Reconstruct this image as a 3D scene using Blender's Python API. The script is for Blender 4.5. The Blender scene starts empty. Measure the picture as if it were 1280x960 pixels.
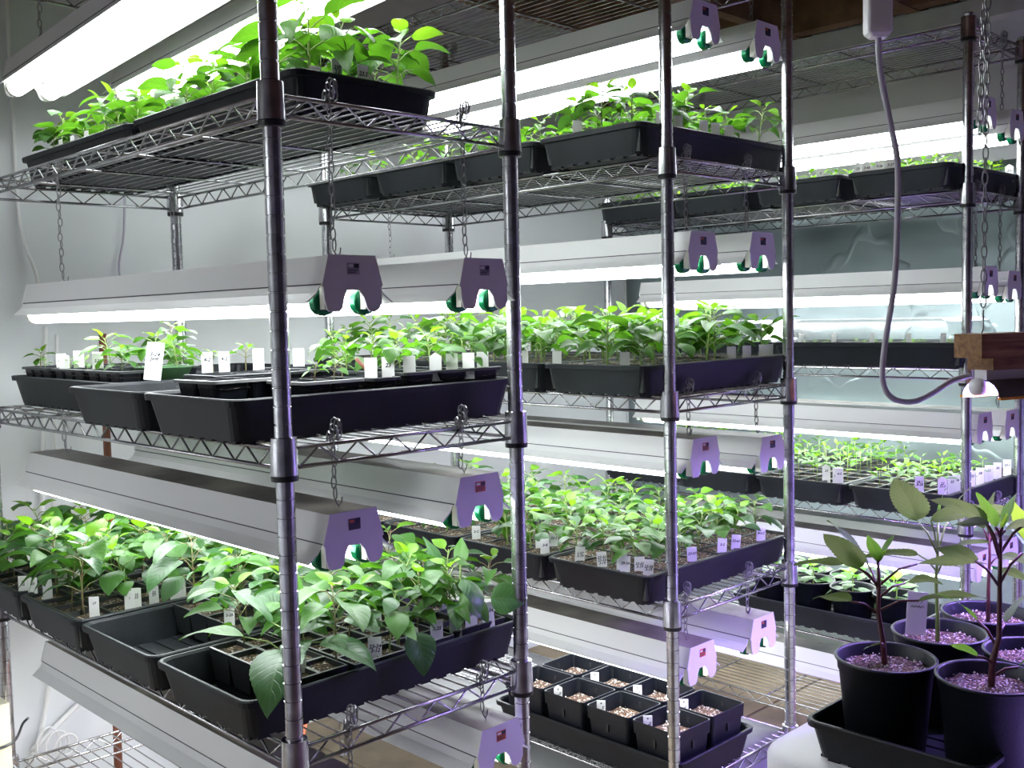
import bpy, math, random
from mathutils import Vector, Matrix, noise
random.seed(7)
sc = bpy.context.scene
C = sc.collection
R = math.radians
UP = 0.26                                   # the floor lies this far under the racks' lowest shelves; all is lifted by it at the end

# ---------------------------------------------------------------- camera, world, exposure
cam = bpy.data.cameras.new('camera'); cam.lens = 1305.9 / 1280 * 36; cam.sensor_width = 36; cam.clip_start = 0.02
co = bpy.data.objects.new('camera', cam); C.objects.link(co)
co.location = (-0.7636, -1.2257, 0.9728); co.rotation_euler = (R(86.2304), R(1.2853), R(-44.4767))
sc.camera = co
w = bpy.data.worlds.new('world'); sc.world = w; w.use_nodes = True
w.node_tree.nodes['Background'].inputs[0].default_value = (0.6, 0.62, 0.7, 1)
w.node_tree.nodes['Background'].inputs[1].default_value = 0.05
sc.view_settings.view_transform = 'Standard'; sc.view_settings.look = 'None'
sc.view_settings.exposure = 0.76; sc.view_settings.gamma = 1; sc.view_settings.use_curve_mapping = False
sc.cycles.max_bounces = 8; sc.cycles.transparent_max_bounces = 12; sc.cycles.sample_clamp_indirect = 6
sc.cycles.use_denoising = True
TUBE = 8.0                                  # radiance of the white shop-light tubes
GROW = 270.0                                 # radiance of the purple grow tubes

# ---------------------------------------------------------------- materials
def nt(name):
    m = bpy.data.materials.new(name); m.use_nodes = True
    return m, m.node_tree.nodes, m.node_tree.links, m.node_tree.nodes['Principled BSDF']
def mat(name, col, rough=0.5, metal=0.0, noise_s=0, noise_a=0.0, bump=0.0, bump_s=200, spec=0.5, col2=None, detail=4):
    m, n, l, b = nt(name)
    b.inputs['Base Color'].default_value = (*col, 1); b.inputs['Roughness'].default_value = rough
    b.inputs['Metallic'].default_value = metal; b.inputs['Specular IOR Level'].default_value = spec
    tc = n.new('ShaderNodeTexCoord')
    if noise_s:
        t = n.new('ShaderNodeTexNoise'); t.inputs['Scale'].default_value = noise_s; t.inputs['Detail'].default_value = detail
        l.new(tc.outputs['Object'], t.inputs['Vector'])
        r = n.new('ShaderNodeValToRGB'); r.color_ramp.elements[0].position = 0.35; r.color_ramp.elements[1].position = 0.65
        c2 = col2 or tuple(c * (1 - noise_a) for c in col)
        r.color_ramp.elements[0].color = (*c2, 1); r.color_ramp.elements[1].color = (*col, 1)
        l.new(t.outputs['Fac'], r.inputs['Fac']); l.new(r.outputs['Color'], b.inputs['Base Color'])
    if bump:
        t2 = n.new('ShaderNodeTexNoise'); t2.inputs['Scale'].default_value = bump_s; t2.inputs['Detail'].default_value = 3
        l.new(tc.outputs['Object'], t2.inputs['Vector'])
        bm = n.new('ShaderNodeBump'); bm.inputs['Strength'].default_value = bump; bm.inputs['Distance'].default_value = 0.01
        l.new(t2.outputs['Fac'], bm.inputs['Height']); l.new(bm.outputs['Normal'], b.inputs['Normal'])
    return m
def emit(name, col, s):
    m, n, l, b = nt(name)
    b.inputs['Base Color'].default_value = (0.8, 0.8, 0.8, 1)
    b.inputs['Emission Color'].default_value = (*col, 1); b.inputs['Emission Strength'].default_value = s
    return m
M = {}
M['chrome'] = mat('chrome', (0.66, 0.66, 0.69), 0.24, 1.0, 45, 0.35, detail=6)
M['wire'] = mat('chrome_wire', (0.58, 0.58, 0.60), 0.26, 1.0, 30, 0.3)
M['black_ring'] = mat('black_ring', (0.01, 0.01, 0.012), 0.35)
M['plastic'] = mat('black_plastic', (0.006, 0.008, 0.013), 0.42, 0, 14, 0.35, 0.05, 260, 0.3)
M['plastic_dusty'] = mat('dusty_black_plastic', (0.017, 0.021, 0.026), 0.5, 0, 9, 0.45, 0.08, 300, 0.3)
M['insert'] = mat('cell_insert_plastic', (0.022, 0.025, 0.027), 0.40, 0, 20, 0.3)
M['insert_edge'] = mat('worn_pot_rim', (0.20, 0.20, 0.20), 0.4)
M['white_tube'] = emit('glowing_tube', (0.95, 1.0, 1.02), TUBE)
M['grow_tube'] = emit('glowing_grow_tube', (0.40, 0.26, 1.0), GROW)
M['green_cap'] = mat('green_tube_cap', (0.0, 0.16, 0.06), 0.22, 0.35)
M['socket'] = mat('ivory_socket', (0.78, 0.76, 0.66), 0.4)
M['sticker_seam_dark'] = mat('sticker_ink_seam_shade', (0.03, 0.03, 0.05), 0.5)
M['sticker_red'] = mat('sticker_red', (0.55, 0.10, 0.03), 0.5)
M['sticker'] = mat('sticker_paper', (0.42, 0.40, 0.42), 0.5)
M['chain'] = mat('zinc_chain', (0.30, 0.30, 0.32), 0.38, 0.9)
M['tag'] = mat('white_tag_plastic', (0.80, 0.80, 0.78), 0.5)
M['ink'] = mat('black_marker_ink', (0.02, 0.02, 0.03), 0.7)
M['wood'] = None
M['lavender'] = mat('pale_plastic', (0.84, 0.82, 0.88), 0.4)
M['cord'] = mat('pale_grey_cord', (0.50, 0.47, 0.56), 0.45)
M['white_cord'] = mat('white_cord', (0.75, 0.75, 0.74), 0.5)
M['tote'] = mat('white_tote_plastic', (0.66, 0.65, 0.69), 0.42, 0, 6, 0.06)
M['orange'] = mat('orange_handle', (0.75, 0.12, 0.02), 0.5)
M['brown'] = mat('brown_stick', (0.20, 0.07, 0.04), 0.6)
M['cream'] = mat('cream_plastic', (0.72, 0.68, 0.52), 0.5)
M['green_dish'] = mat('green_dish', (0.05, 0.13, 0.05), 0.4)
M['perlite'] = mat('perlite', (0.62, 0.58, 0.53), 0.8)
M['stem_red'] = mat('dark_red_stem', (0.085, 0.02, 0.022), 0.45, 0, 60, 0.3)
M['stem_green'] = mat('green_stem', (0.20, 0.30, 0.07), 0.45, 0, 60, 0.25)
M['stem_mix'] = mat('brownish_stem', (0.16, 0.20, 0.06), 0.5, 0, 80, 0.5, col2=(0.13, 0.07, 0.04))
M['hood_out'] = mat('grey_hood', (0.16, 0.15, 0.17), 0.5)
M['amber'] = mat('amber_lip', (0.85, 0.33, 0.03), 0.4)
M['sheet'] = mat('grey_plastic_sheet', (0.085, 0.087, 0.09), 0.5, 0, 5, 0.35, 0.25, 12)
M['print'] = mat('white_print', (0.5, 0.5, 0.5), 0.6)
M['wall'] = mat('painted_wall', (0.72, 0.74, 0.76), 0.7, 0, 2.0, 0.05, 0.10, 8)
M['aisle_wall'] = mat('aisle_wall', (0.55, 0.57, 0.60), 0.8, 0, 1.5, 0.15)
M['dark_wall'] = mat('dim_wall', (0.10, 0.10, 0.12), 0.8, 0, 1.5, 0.2)
M['beam'] = mat('white_painted_beam', (0.62, 0.64, 0.62), 0.7, 0, 12, 0.12, 0.2, 60)
M['joist'] = mat('old_joist', (0.24, 0.13, 0.07), 0.75, 0, 9, 0.5, 0.2, 50)
M['subfloor'] = mat('subfloor_ply', (0.62, 0.45, 0.30), 0.8, 0, 5, 0.35, 0.1, 60)
M['floor'] = mat('tan_plywood', (0.30, 0.235, 0.155), 0.7, 0, 11, 0.3, 0.1, 90)
M['paper'] = mat('paper', (0.78, 0.78, 0.78), 0.7)
def painted():
    # white enamel of the shop lights with dust lying on upward faces and a few rust specks
    m, n, l, b = nt('white_enamel')
    tc = n.new('ShaderNodeTexCoord'); geo = n.new('ShaderNodeNewGeometry')
    sx = n.new('ShaderNodeSeparateXYZ'); l.new(geo.outputs['Normal'], sx.inputs[0])
    up = n.new('ShaderNodeMath'); up.operation = 'GREATER_THAN'; up.inputs[1].default_value = 0.8; l.new(sx.outputs['Z'], up.inputs[0])
    t = n.new('ShaderNodeTexNoise'); t.inputs['Scale'].default_value = 14; t.inputs['Detail'].default_value = 6; l.new(geo.outputs['Position'], t.inputs['Vector'])
    r = n.new('ShaderNodeValToRGB'); r.color_ramp.elements[0].position = 0.3; r.color_ramp.elements[1].position = 0.7
    r.color_ramp.elements[0].color = (0.17, 0.15, 0.13, 1); r.color_ramp.elements[1].color = (0.34, 0.31, 0.27, 1)
    l.new(t.outputs['Fac'], r.inputs['Fac'])
    t2 = n.new('ShaderNodeTexNoise'); t2.inputs['Scale'].default_value = 5.5; t2.inputs['Detail'].default_value = 5; l.new(geo.outputs['Position'], t2.inputs['Vector'])
    r2 = n.new('ShaderNodeValToRGB'); r2.color_ramp.elements[0].position = 0.70; r2.color_ramp.elements[1].position = 0.76
    r2.color_ramp.elements[0].color = (0.74, 0.74, 0.74, 1); r2.color_ramp.elements[1].color = (0.42, 0.24, 0.12, 1)
    l.new(t2.outputs['Fac'], r2.inputs['Fac'])
    mx = n.new('ShaderNodeMix'); mx.data_type = 'RGBA'
    l.new(up.outputs[0], mx.inputs['Factor']); l.new(r2.outputs['Color'], mx.inputs['A']); l.new(r.outputs['Color'], mx.inputs['B'])
    l.new(mx.outputs['Result'], b.inputs['Base Color']); b.inputs['Roughness'].default_value = 0.4
    return m
M['enamel'] = painted()
def woodm():
    m, n, l, b = nt('raw_timber')
    tc = n.new('ShaderNodeTexCoord'); mp = n.new('ShaderNodeMapping'); mp.inputs['Scale'].default_value = (2, 22, 22)
    l.new(tc.outputs['Object'], mp.inputs['Vector'])
    t = n.new('ShaderNodeTexNoise'); t.inputs['Scale'].default_value = 3.5; t.inputs['Detail'].default_value = 5; t.inputs['Distortion'].default_value = 1.2
    l.new(mp.outputs[0], t.inputs['Vector'])
    r = n.new('ShaderNodeValToRGB'); r.color_ramp.elements[0].position = 0.3; r.color_ramp.elements[1].position = 0.7
    r.color_ramp.elements[0].color = (0.15, 0.065, 0.025, 1); r.color_ramp.elements[1].color = (0.38, 0.20, 0.085, 1)
    l.new(t.outputs['Fac'], r.inputs['Fac']); l.new(r.outputs['Color'], b.inputs['Base Color']); b.inputs['Roughness'].default_value = 0.65
    return m
M['wood'] = woodm()
def soilm(name, c1, c2, s):
    m, n, l, b = nt(name)
    geo = n.new('ShaderNodeNewGeometry')
    v = n.new('ShaderNodeTexVoronoi'); v.inputs['Scale'].default_value = s; l.new(geo.outputs['Position'], v.inputs['Vector'])
    r = n.new('ShaderNodeValToRGB'); r.color_ramp.interpolation = 'CONSTANT'
    e = r.color_ramp.elements; e[0].color = (*c1, 1); e[1].position = 0.45; e[1].color = (*c2, 1)
    x = e.new(0.90); x.color = (0.50, 0.46, 0.40, 1)
    sp = n.new('ShaderNodeSeparateColor'); l.new(v.outputs['Color'], sp.inputs[0]); l.new(sp.outputs[0], r.inputs['Fac'])
    l.new(r.outputs['Color'], b.inputs['Base Color']); b.inputs['Roughness'].default_value = 0.95
    bm = n.new('ShaderNodeBump'); bm.inputs['Strength'].default_value = 0.9; bm.inputs['Distance'].default_value = 0.004
    l.new(v.outputs['Distance'], bm.inputs['Height']); l.new(bm.outputs['Normal'], b.inputs['Normal'])
    return m
M['soil'] = soilm('damp_soil', (0.028, 0.017, 0.011), (0.12, 0.07, 0.035), 330)
M['soil_light'] = soilm('peat_mix', (0.06, 0.032, 0.02), (0.13, 0.075, 0.045), 240)
def leafm(name, c1, c2, trans, tcol, rough=0.42):
    m, n, l, b = nt(name)
    out = n['Material Output']
    uv = n.new('ShaderNodeUVMap'); sp = n.new('ShaderNodeSeparateXYZ'); l.new(uv.outputs[0], sp.inputs[0])
    def mth(op, a, bb=None):
        q = n.new('ShaderNodeMath'); q.operation = op
        for i, x in enumerate((a, bb)):
            if x is None: continue
            if isinstance(x, (int, float)): q.inputs[i].default_value = x
            else: l.new(x, q.inputs[i])
        return q.outputs[0]
    av = mth('ABSOLUTE', mth('SUBTRACT', sp.outputs['Y'], 0.5))
    mid = mth('LESS_THAN', av, 0.022)
    ph = mth('FRACT', mth('MULTIPLY', mth('SUBTRACT', sp.outputs['X'], mth('MULTIPLY', av, 0.55)), 8.0))
    tri = mth('ABSOLUTE', mth('SUBTRACT', ph, 0.5))              # 0 on a side vein
    vein = mth('SUBTRACT', 1.0, mth('MINIMUM', mth('MULTIPLY', tri, 9.0), 1.0))
    vv = mth('MAXIMUM', mid, mth('MULTIPLY', vein, 0.55))
    oi = n.new('ShaderNodeObjectInfo')
    geo = n.new('ShaderNodeNewGeometry')
    t = n.new('ShaderNodeTexNoise'); t.inputs['Scale'].default_value = 25; l.new(geo.outputs['Position'], t.inputs['Vector'])
    fac = mth('ADD', mth('MULTIPLY', oi.outputs['Random'], 0.65), mth('MULTIPLY', t.outputs['Fac'], 0.35))
    mx = n.new('ShaderNodeMix'); mx.data_type = 'RGBA'; l.new(fac, mx.inputs['Factor'])
    mx.inputs['A'].default_value = (*c1, 1); mx.inputs['B'].default_value = (*c2, 1)
    mv = n.new('ShaderNodeMix'); mv.data_type = 'RGBA'; l.new(mth('MULTIPLY', vv, 0.5), mv.inputs['Factor'])
    l.new(mx.outputs['Result'], mv.inputs['A']); mv.inputs['B'].default_value = (min(1, c2[0] * 1.8), min(1, c2[1] * 1.35), c2[2] * 1.8, 1)
    l.new(mv.outputs['Result'], b.inputs['Base Color']); b.inputs['Roughness'].default_value = rough
    bm = n.new('ShaderNodeBump'); bm.inputs['Strength'].default_value = 0.5; bm.inputs['Distance'].default_value = 0.0015; bm.invert = True
    l.new(vv, bm.inputs['Height']); l.new(bm.outputs['Normal'], b.inputs['Normal'])
    tr = n.new('ShaderNodeBsdfTranslucent'); tr.inputs['Color'].default_value = (*tcol, 1)
    ms = n.new('ShaderNodeMixShader'); ms.inputs[0].default_value = trans
    l.new(b.outputs[0], ms.inputs[1]); l.new(tr.outputs[0], ms.inputs[2]); l.new(ms.outputs[0], out.inputs['Surface'])
    return m
M['leaf'] = leafm('seedling_leaf', (0.026, 0.095, 0.014), (0.058, 0.170, 0.022), 0.36, (0.12, 0.34, 0.015))
M['leaf_blue'] = leafm('mature_leaf', (0.022, 0.080, 0.024), (0.050, 0.130, 0.038), 0.26, (0.08, 0.24, 0.02), 0.38)
M['leaf_lime'] = leafm('young_leaf', (0.085, 0.235, 0.018), (0.135, 0.30, 0.022), 0.40, (0.20, 0.42, 0.015))
M['leaf_big'] = leafm('large_plant_leaf', (0.045, 0.085, 0.026), (0.07, 0.12, 0.034), 0.34, (0.12, 0.21, 0.03), 0.5)
def mylar():
    # creased reflective foil sheeting
    m, n, l, b = nt('reflective_foil')
    b.inputs['Base Color'].default_value = (0.29, 0.35, 0.36, 1); b.inputs['Metallic'].default_value = 0.75; b.inputs['Roughness'].default_value = 0.28
    geo = n.new('ShaderNodeNewGeometry')
    t = n.new('ShaderNodeTexNoise'); t.inputs['Scale'].default_value = 2.2; t.inputs['Detail'].default_value = 3; l.new(geo.outputs['Position'], t.inputs['Vector'])
    v = n.new('ShaderNodeTexWave'); v.inputs['Scale'].default_value = 3.0; v.inputs['Distortion'].default_value = 14; v.inputs['Detail'].default_value = 3; v.inputs['Detail Scale'].default_value = 0.7
    l.new(geo.outputs['Position'], v.inputs['Vector'])
    r = n.new('ShaderNodeValToRGB'); r.color_ramp.elements[0].position = 0.965; r.color_ramp.elements[1].position = 1.0
    l.new(v.outputs['Fac'], r.inputs['Fac'])
    a = n.new('ShaderNodeMath'); a.operation = 'ADD'; l.new(t.outputs['Fac'], a.inputs[0]); 
    k = n.new('ShaderNodeMath'); k.operation = 'MULTIPLY'; k.inputs[1].default_value = 0.06; l.new(r.outputs['Color'], k.inputs[0]); l.new(k.outputs[0], a.inputs[1])
    bm = n.new('ShaderNodeBump'); bm.inputs['Strength'].default_value = 0.35; bm.inputs['Distance'].default_value = 0.05
    l.new(a.outputs[0], bm.inputs['Height']); l.new(bm.outputs['Normal'], b.inputs['Normal'])
    rr = n.new('ShaderNodeMapRange'); rr.inputs['To Min'].default_value = 0.2; rr.inputs['To Max'].default_value = 0.5
    l.new(t.outputs['Fac'], rr.inputs['Value']); l.new(rr.outputs[0], b.inputs['Roughness'])
    return m
M['foil'] = mylar()
def clear():
    m, n, l, b = nt('clear_plastic')
    out = n['Material Output']; g = n.new('ShaderNodeBsdfGlossy'); g.inputs['Roughness'].default_value = 0.12
    t = n.new('ShaderNodeBsdfTransparent'); t.inputs[0].default_value = (0.93, 0.95, 0.95, 1)
    lw = n.new('ShaderNodeLayerWeight'); lw.inputs['Blend'].default_value = 0.35
    mr = n.new('ShaderNodeMapRange'); mr.inputs['To Min'].default_value = 0.07; mr.inputs['To Max'].default_value = 0.6; l.new(lw.outputs['Facing'], mr.inputs['Value'])
    ms = n.new('ShaderNodeMixShader'); l.new(mr.outputs[0], ms.inputs[0]); l.new(t.outputs[0], ms.inputs[1]); l.new(g.outputs[0], ms.inputs[2])
    l.new(ms.outputs[0], out.inputs['Surface'])
    return m
M['clear'] = clear()

# ---------------------------------------------------------------- mesh helpers
class MB:
    def __init__(s): s.v = []; s.f = []; s.m = []; s.uv = None
    def add(s, vs, fs, mi=0):
        o = len(s.v); s.v += [tuple(x) for x in vs]; s.f += [tuple(i + o for i in f) for f in fs]; s.m += [mi] * len(fs); return s
    def box(s, a, b, mi=0, T=None):
        x0, y0, z0 = a; x1, y1, z1 = b
        vs = [Vector(p) for p in ((x0,y0,z0),(x1,y0,z0),(x1,y1,z0),(x0,y1,z0),(x0,y0,z1),(x1,y0,z1),(x1,y1,z1),(x0,y1,z1))]
        if T: vs = [T @ p for p in vs]
        return s.add(vs, [(0,3,2,1),(4,5,6,7),(0,1,5,4),(1,2,6,5),(2,3,7,6),(3,0,4,7)], mi)
    def tube(s, pts, r, n=6, mi=0, caps=True, closed=False):
        pts = [Vector(p) for p in pts]; rs = r if isinstance(r, (list, tuple)) else [r] * len(pts)
        N = len(pts); rings = []; prev = None
        for i, p in enumerate(pts):
            a = pts[i - 1] if (i or closed) else p; b = pts[(i + 1) % N] if (i < N - 1 or closed) else p
            d = (b - a).normalized() if (b - a).length > 1e-9 else Vector((0, 0, 1))
            if prev is None:
                u = d.cross(Vector((0, 0, 1)));
                if u.length < 1e-3: u = d.cross(Vector((1, 0, 0)))
            else: u = prev - d * prev.dot(d)
            u.normalize(); prev = u; q = d.cross(u)
            rings.append([p + (u * math.cos(6.28318 * k / n) + q * math.sin(6.28318 * k / n)) * rs[i] for k in range(n)])
        vs = [x for g in rings for x in g]; fs = []
        for i in range(N if closed else N - 1):
            j = (i + 1) % N
            for k in range(n): fs.append((i*n+k, i*n+(k+1)%n, j*n+(k+1)%n, j*n+k))
        if caps and not closed: fs.append(tuple(range(n - 1, -1, -1))); fs.append(tuple((N-1)*n + k for k in range(n)))
        return s.add(vs, fs, mi)
    def lathe(s, prof, n=20, mi=0, c=(0, 0, 0), cap0=False, cap1=False):
        vs = []; fs = []
        for r, z in prof:
            for k in range(n): vs.append((c[0] + r*math.cos(6.28318*k/n), c[1] + r*math.sin(6.28318*k/n), c[2] + z))
        for i in range(len(prof) - 1):
            for k in range(n): fs.append((i*n+k, i*n+(k+1)%n, (i+1)*n+(k+1)%n, (i+1)*n+k))
        if cap0: fs.append(tuple(range(n-1, -1, -1)))
        if cap1: fs.append(tuple((len(prof)-1)*n + k for k in range(n)))
        return s.add(vs, fs, mi)
    def prism(s, poly, y0, y1, mi=0):
        # polygon in x,z pulled along y
        n = len(poly); vs = [(x, y0, z) for x, z in poly] + [(x, y1, z) for x, z in poly]
        fs = [(i, (i+1) % n, n + (i+1) % n, n + i) for i in range(n)] + [tuple(range(n-1, -1, -1)), tuple(range(n, 2*n))]
        return s.add(vs, fs, mi)
    def mesh(s, name, mats, smooth=False):
        me = bpy.data.meshes.new(name); me.from_pydata(s.v, [], s.f); me.update()
        for m in (mats if isinstance(mats, (list, tuple)) else [mats]): me.materials.append(M[m] if isinstance(m, str) else m)
        if len(me.materials) > 1: me.polygons.foreach_set('material_index', s.m)
        if smooth: me.polygons.foreach_set('use_smooth', [True] * len(me.polygons))
        return me
    def build(s, name, mats, parent=None, smooth=False, loc=None):
        return ob(name, s.mesh(name, mats, smooth), parent, loc)
def ob(name, me, parent=None, loc=None):
    o = bpy.data.objects.new(name, me); C.objects.link(o)
    if parent: o.parent = parent
    if loc: o.location = loc
    return o
def tag(o, label, cat, group=None, kind=None):
    if label: o['label'] = label
    if cat: o['category'] = cat
    if group: o['group'] = group
    if kind: o['kind'] = kind
    return o
def thing(name, label, cat, loc=(0, 0, 0), group=None, rz=0):
    o = bpy.data.objects.new(name, None); C.objects.link(o); o.location = loc; o.rotation_euler = (0, 0, rz); o.empty_display_size = 0.05
    return tag(o, label, cat, group)
def structure(o): o['kind'] = 'structure'; return o
def rrect(x0, y0, x1, y1, r, z, seg=4):
    out = []
    for cx, cy, a0 in ((x1-r, y1-r, 0), (x0+r, y1-r, 90), (x0+r, y0+r, 180), (x1-r, y0+r, 270)):
        for k in range(seg + 1):
            a = R(a0 + 90 * k / seg); out.append((cx + r*math.cos(a), cy + r*math.sin(a), z))
    return out
def loft(b, loops, mi=0, cap0=False, cap1=False):
    n = len(loops[0]); vs = [p for q in loops for p in q]; fs = []
    for i in range(len(loops) - 1):
        for k in range(n): fs.append((i*n+k, i*n+(k+1) % n, (i+1)*n+(k+1) % n, (i+1)*n+k))
    if cap0: fs.append(tuple(range(n-1, -1, -1)))
    if cap1: fs.append(tuple((len(loops)-1)*n + k for k in range(n)))
    b.add(vs, fs, mi)
ORD = ['first', 'second', 'third', 'fourth', 'fifth', 'sixth', 'seventh', 'eighth']

# ---------------------------------------------------------------- the room
FL = -UP
structure(MB().box((-1.7, -3.0, FL - 0.05), (2.56, 1.51, FL)).build('floor', 'floor'))
fl = bpy.data.objects['floor']
for i in range(3):                                         # plywood panels laid on the floor under the racks
    for j in range(2):
        x0 = 0.05 + i * 0.83; y0 = -0.45 + j * 0.95
        MB().box((x0, y0, FL), (x0 + 0.822, y0 + 0.94, FL + 0.008)).build('plywood_panel', 'floor', fl)
structure(MB().box((-1.7, 1.45, FL), (2.56, 1.51, 2.15)).build('wall_back', 'wall'))
wr = structure(MB().box((2.50, -3.0, FL), (2.56, 1.45, 2.15)).build('wall_right', 'wall'))
structure(MB().box((-1.76, -3.0, FL), (-1.7, 1.51, 2.15)).build('wall_left', 'aisle_wall'))
structure(MB().box((-1.7, -3.06, FL), (2.56, -3.0, 2.15)).build('wall_front', 'dark_wall'))
structure(MB().box((-1.7, -3.0, 2.10), (2.56, 1.51, 2.16)).build('ceiling', 'subfloor'))
ce = bpy.data.objects['ceiling']
for i in range(10):                                        # joists run from the back of the room to the beam
    y0 = 1.02 - i * 0.40
    MB().box((-1.7, y0, 1.875), (2.50, y0 + 0.042, 2.10)).build('joist', 'joist', ce)
for k_ in range(7):
    MB().box((2.37, 1.02 - k_*0.40 - 0.357, 1.877), (2.43, 1.02 - k_*0.40 - 0.001, 2.099)).build('blocking', 'joist', ce)
for i, (xa, ya) in enumerate(((0.6, 0.52), (1.5, 0.10), (2.0, 0.62), (1.9, -0.3))):
    MB().tube([(xa, ya - 0.16, 1.93), (xa + 0.12, ya + 0.19, 2.07)], 0.018, 4).build('bridging_block', 'joist', ce)
structure(MB().box((2.44, -3.0, 1.815), (2.50, 1.45, 1.875)).build('trim_1', 'beam'))
f = MB()                                                   # creased foil pinned to the wall behind the far rack
ny, nz = 40, 26; vs = []; fs = []
for i in range(ny + 1):
    for j in range(nz + 1):
        y = -0.95 + 2.38 * i / ny; z = FL + 0.03 + 1.63 * j / nz
        vs.append((2.487 + 0.008 * noise.noise(Vector((y * 3, z * 3, 4))), y, z))
for i in range(ny):
    for j in range(nz): fs.append((i*(nz+1)+j, i*(nz+1)+j+1, (i+1)*(nz+1)+j+1, (i+1)*(nz+1)+j))
f.add(vs, fs)
o = f.build('foil_sheet', 'foil', smooth=True); tag(o, 'large creased silver foil sheet covering the wall behind the far rack', 'foil sheet')
md = o.modifiers.new('t', 'SOLIDIFY'); md.thickness = 0.001

# ---------------------------------------------------------------- racks
def post_mesh(h, key):
    b = MB(); pr = [(0.0105, 0.0), (0.018, 0.002), (0.016, 0.012), (0.0127, 0.02)]
    z = 0.0254
    while z < h - 0.02:
        pr += [(0.0127, z - 0.0014), (0.0112, z - 0.0008), (0.0112, z + 0.0008), (0.0127, z + 0.0014)]; z += 0.0254
    pr += [(0.0127, h - 0.004), (0.0132, h - 0.003), (0.0132, h), (0.010, h + 0.002)]
    b.lathe(pr, 16, cap0=True, cap1=True)
    me = b.mesh(key, 'chrome', True)
    me.set_sharp_from_angle(angle=R(35)) if hasattr(me, 'set_sharp_from_angle') else None
    return me
def truss(b, p0, p1, z0, z1, pitch=0.066, r=0.0019):
    p0 = Vector(p0); p1 = Vector(p1); L = (p1 - p0).length; n = int(L / pitch * 2); d = (p1 - p0) / L
    m = (L - n * pitch / 2) / 2; pts = []
    for i in range(n + 1):
        q = p0 + d * (m + i * pitch / 2); pts.append((q.x, q.y, z1 if i % 2 else z0))
    b.tube(pts, r, 5)
collar_me = None
def rack(X, Y, W, L, hs, top, label, group):
    global collar_me
    root = thing('wire_rack', label, 'shelving rack', (X, Y, FL), group)
    pm = post_mesh(top - FL, 'post')
    for px, py in ((0, 0), (W, 0), (W, L), (0, L)):
        o = ob('post', pm, root, (px, py, 0)); o.rotation_euler = (0, 0, random.random())
    if collar_me is None:
        c = MB(); c.lathe([(0.0128, 0.004), (0.0195, 0.005), (0.0190, 0.02), (0.0180, 0.056), (0.0128, 0.057)], 18, 0)
        c.lathe([(0.0128, -0.004), (0.0185, -0.003), (0.0190, 0.004), (0.0128, 0.0045)], 18, 1)
        collar_me = c.mesh('collar', ['chrome', 'black_ring'], True); collar_me.set_sharp_from_angle(angle=R(35))
    for h in hs:
        z = h - FL; b = MB(); g = 0.017
        cs = [((g, 0), (W - g, 0)), ((W, g), (W, L - g)), ((W - g, L), (g, L)), ((0, L - g), (0, g))]
        for (a, c) in cs:
            b.tube([(*a, 0.040), (*c, 0.040)], 0.0031, 7); b.tube([(*a, 0.013), (*c, 0.013)], 0.0031, 7)
        s = b.build('shelf', 'wire', root, True, (0, 0, z))
        t = MB()
        for (a, c) in cs: truss(t, a + (0,), c + (0,), 0.0135, 0.0395)
        t.build('truss_wire', 'wire', s, True)
        m = MB(); nw = int(round((W - 0.03) / 0.0235))
        for i in range(1, nw):
            x = W * i / nw; m.tube([(x, 0, 0.0425), (x, L, 0.0425)], 0.0014, 5)
        k = 5
        o = m.build('wire_mat', 'wire', s, True); o['kind'] = 'stuff'
        for i in range(k):
            y = L * (i + 0.5) / k
            MB().tube([(0, y, 0.0385), (W, y, 0.0385)], 0.0026, 6).build('brace', 'wire', s, True)
        for px, py in ((0, 0), (W, 0), (W, L), (0, L)): ob('collar', collar_me, s, (px, py, 0))
    return root
W1, L1 = 0.4434, 1.1556
X2, Y2 = 0.8938, 0.0241
X3, Y3, W3 = 1.8946, -0.1491, 0.3563
rack(0, 0, W1, L1, (1.670, 1.2326, 0.758, 0.3392, -0.025), 1.78, 'front chrome wire rack holding the leafiest bottom trays and grooved posts', 'chrome wire racks')
rack(X2, Y2, W1, L1, (1.665, 1.2331, 0.7605, 0.3418, -0.045), 1.78, 'middle chrome wire rack with square soil pots on its lowest shelf', 'chrome wire racks')
rack(X3, Y3, W3, L1 + 0.02, (1.6254, 1.2188, 0.772, 0.388, 0.03, -0.215), 1.690, 'far chrome wire rack standing against the silver foil wall', 'chrome wire racks')
Z1 = {'top': 1.2768, 'mid': 0.8022, 'low': 0.3834}
Z2 = {'top': 1.2773, 'mid': 0.8047, 'low': 0.386}
Z3 = {'top': 1.2630, 'mid': 0.8162, 'low': 0.4322, 'pot': 0.0742}

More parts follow.
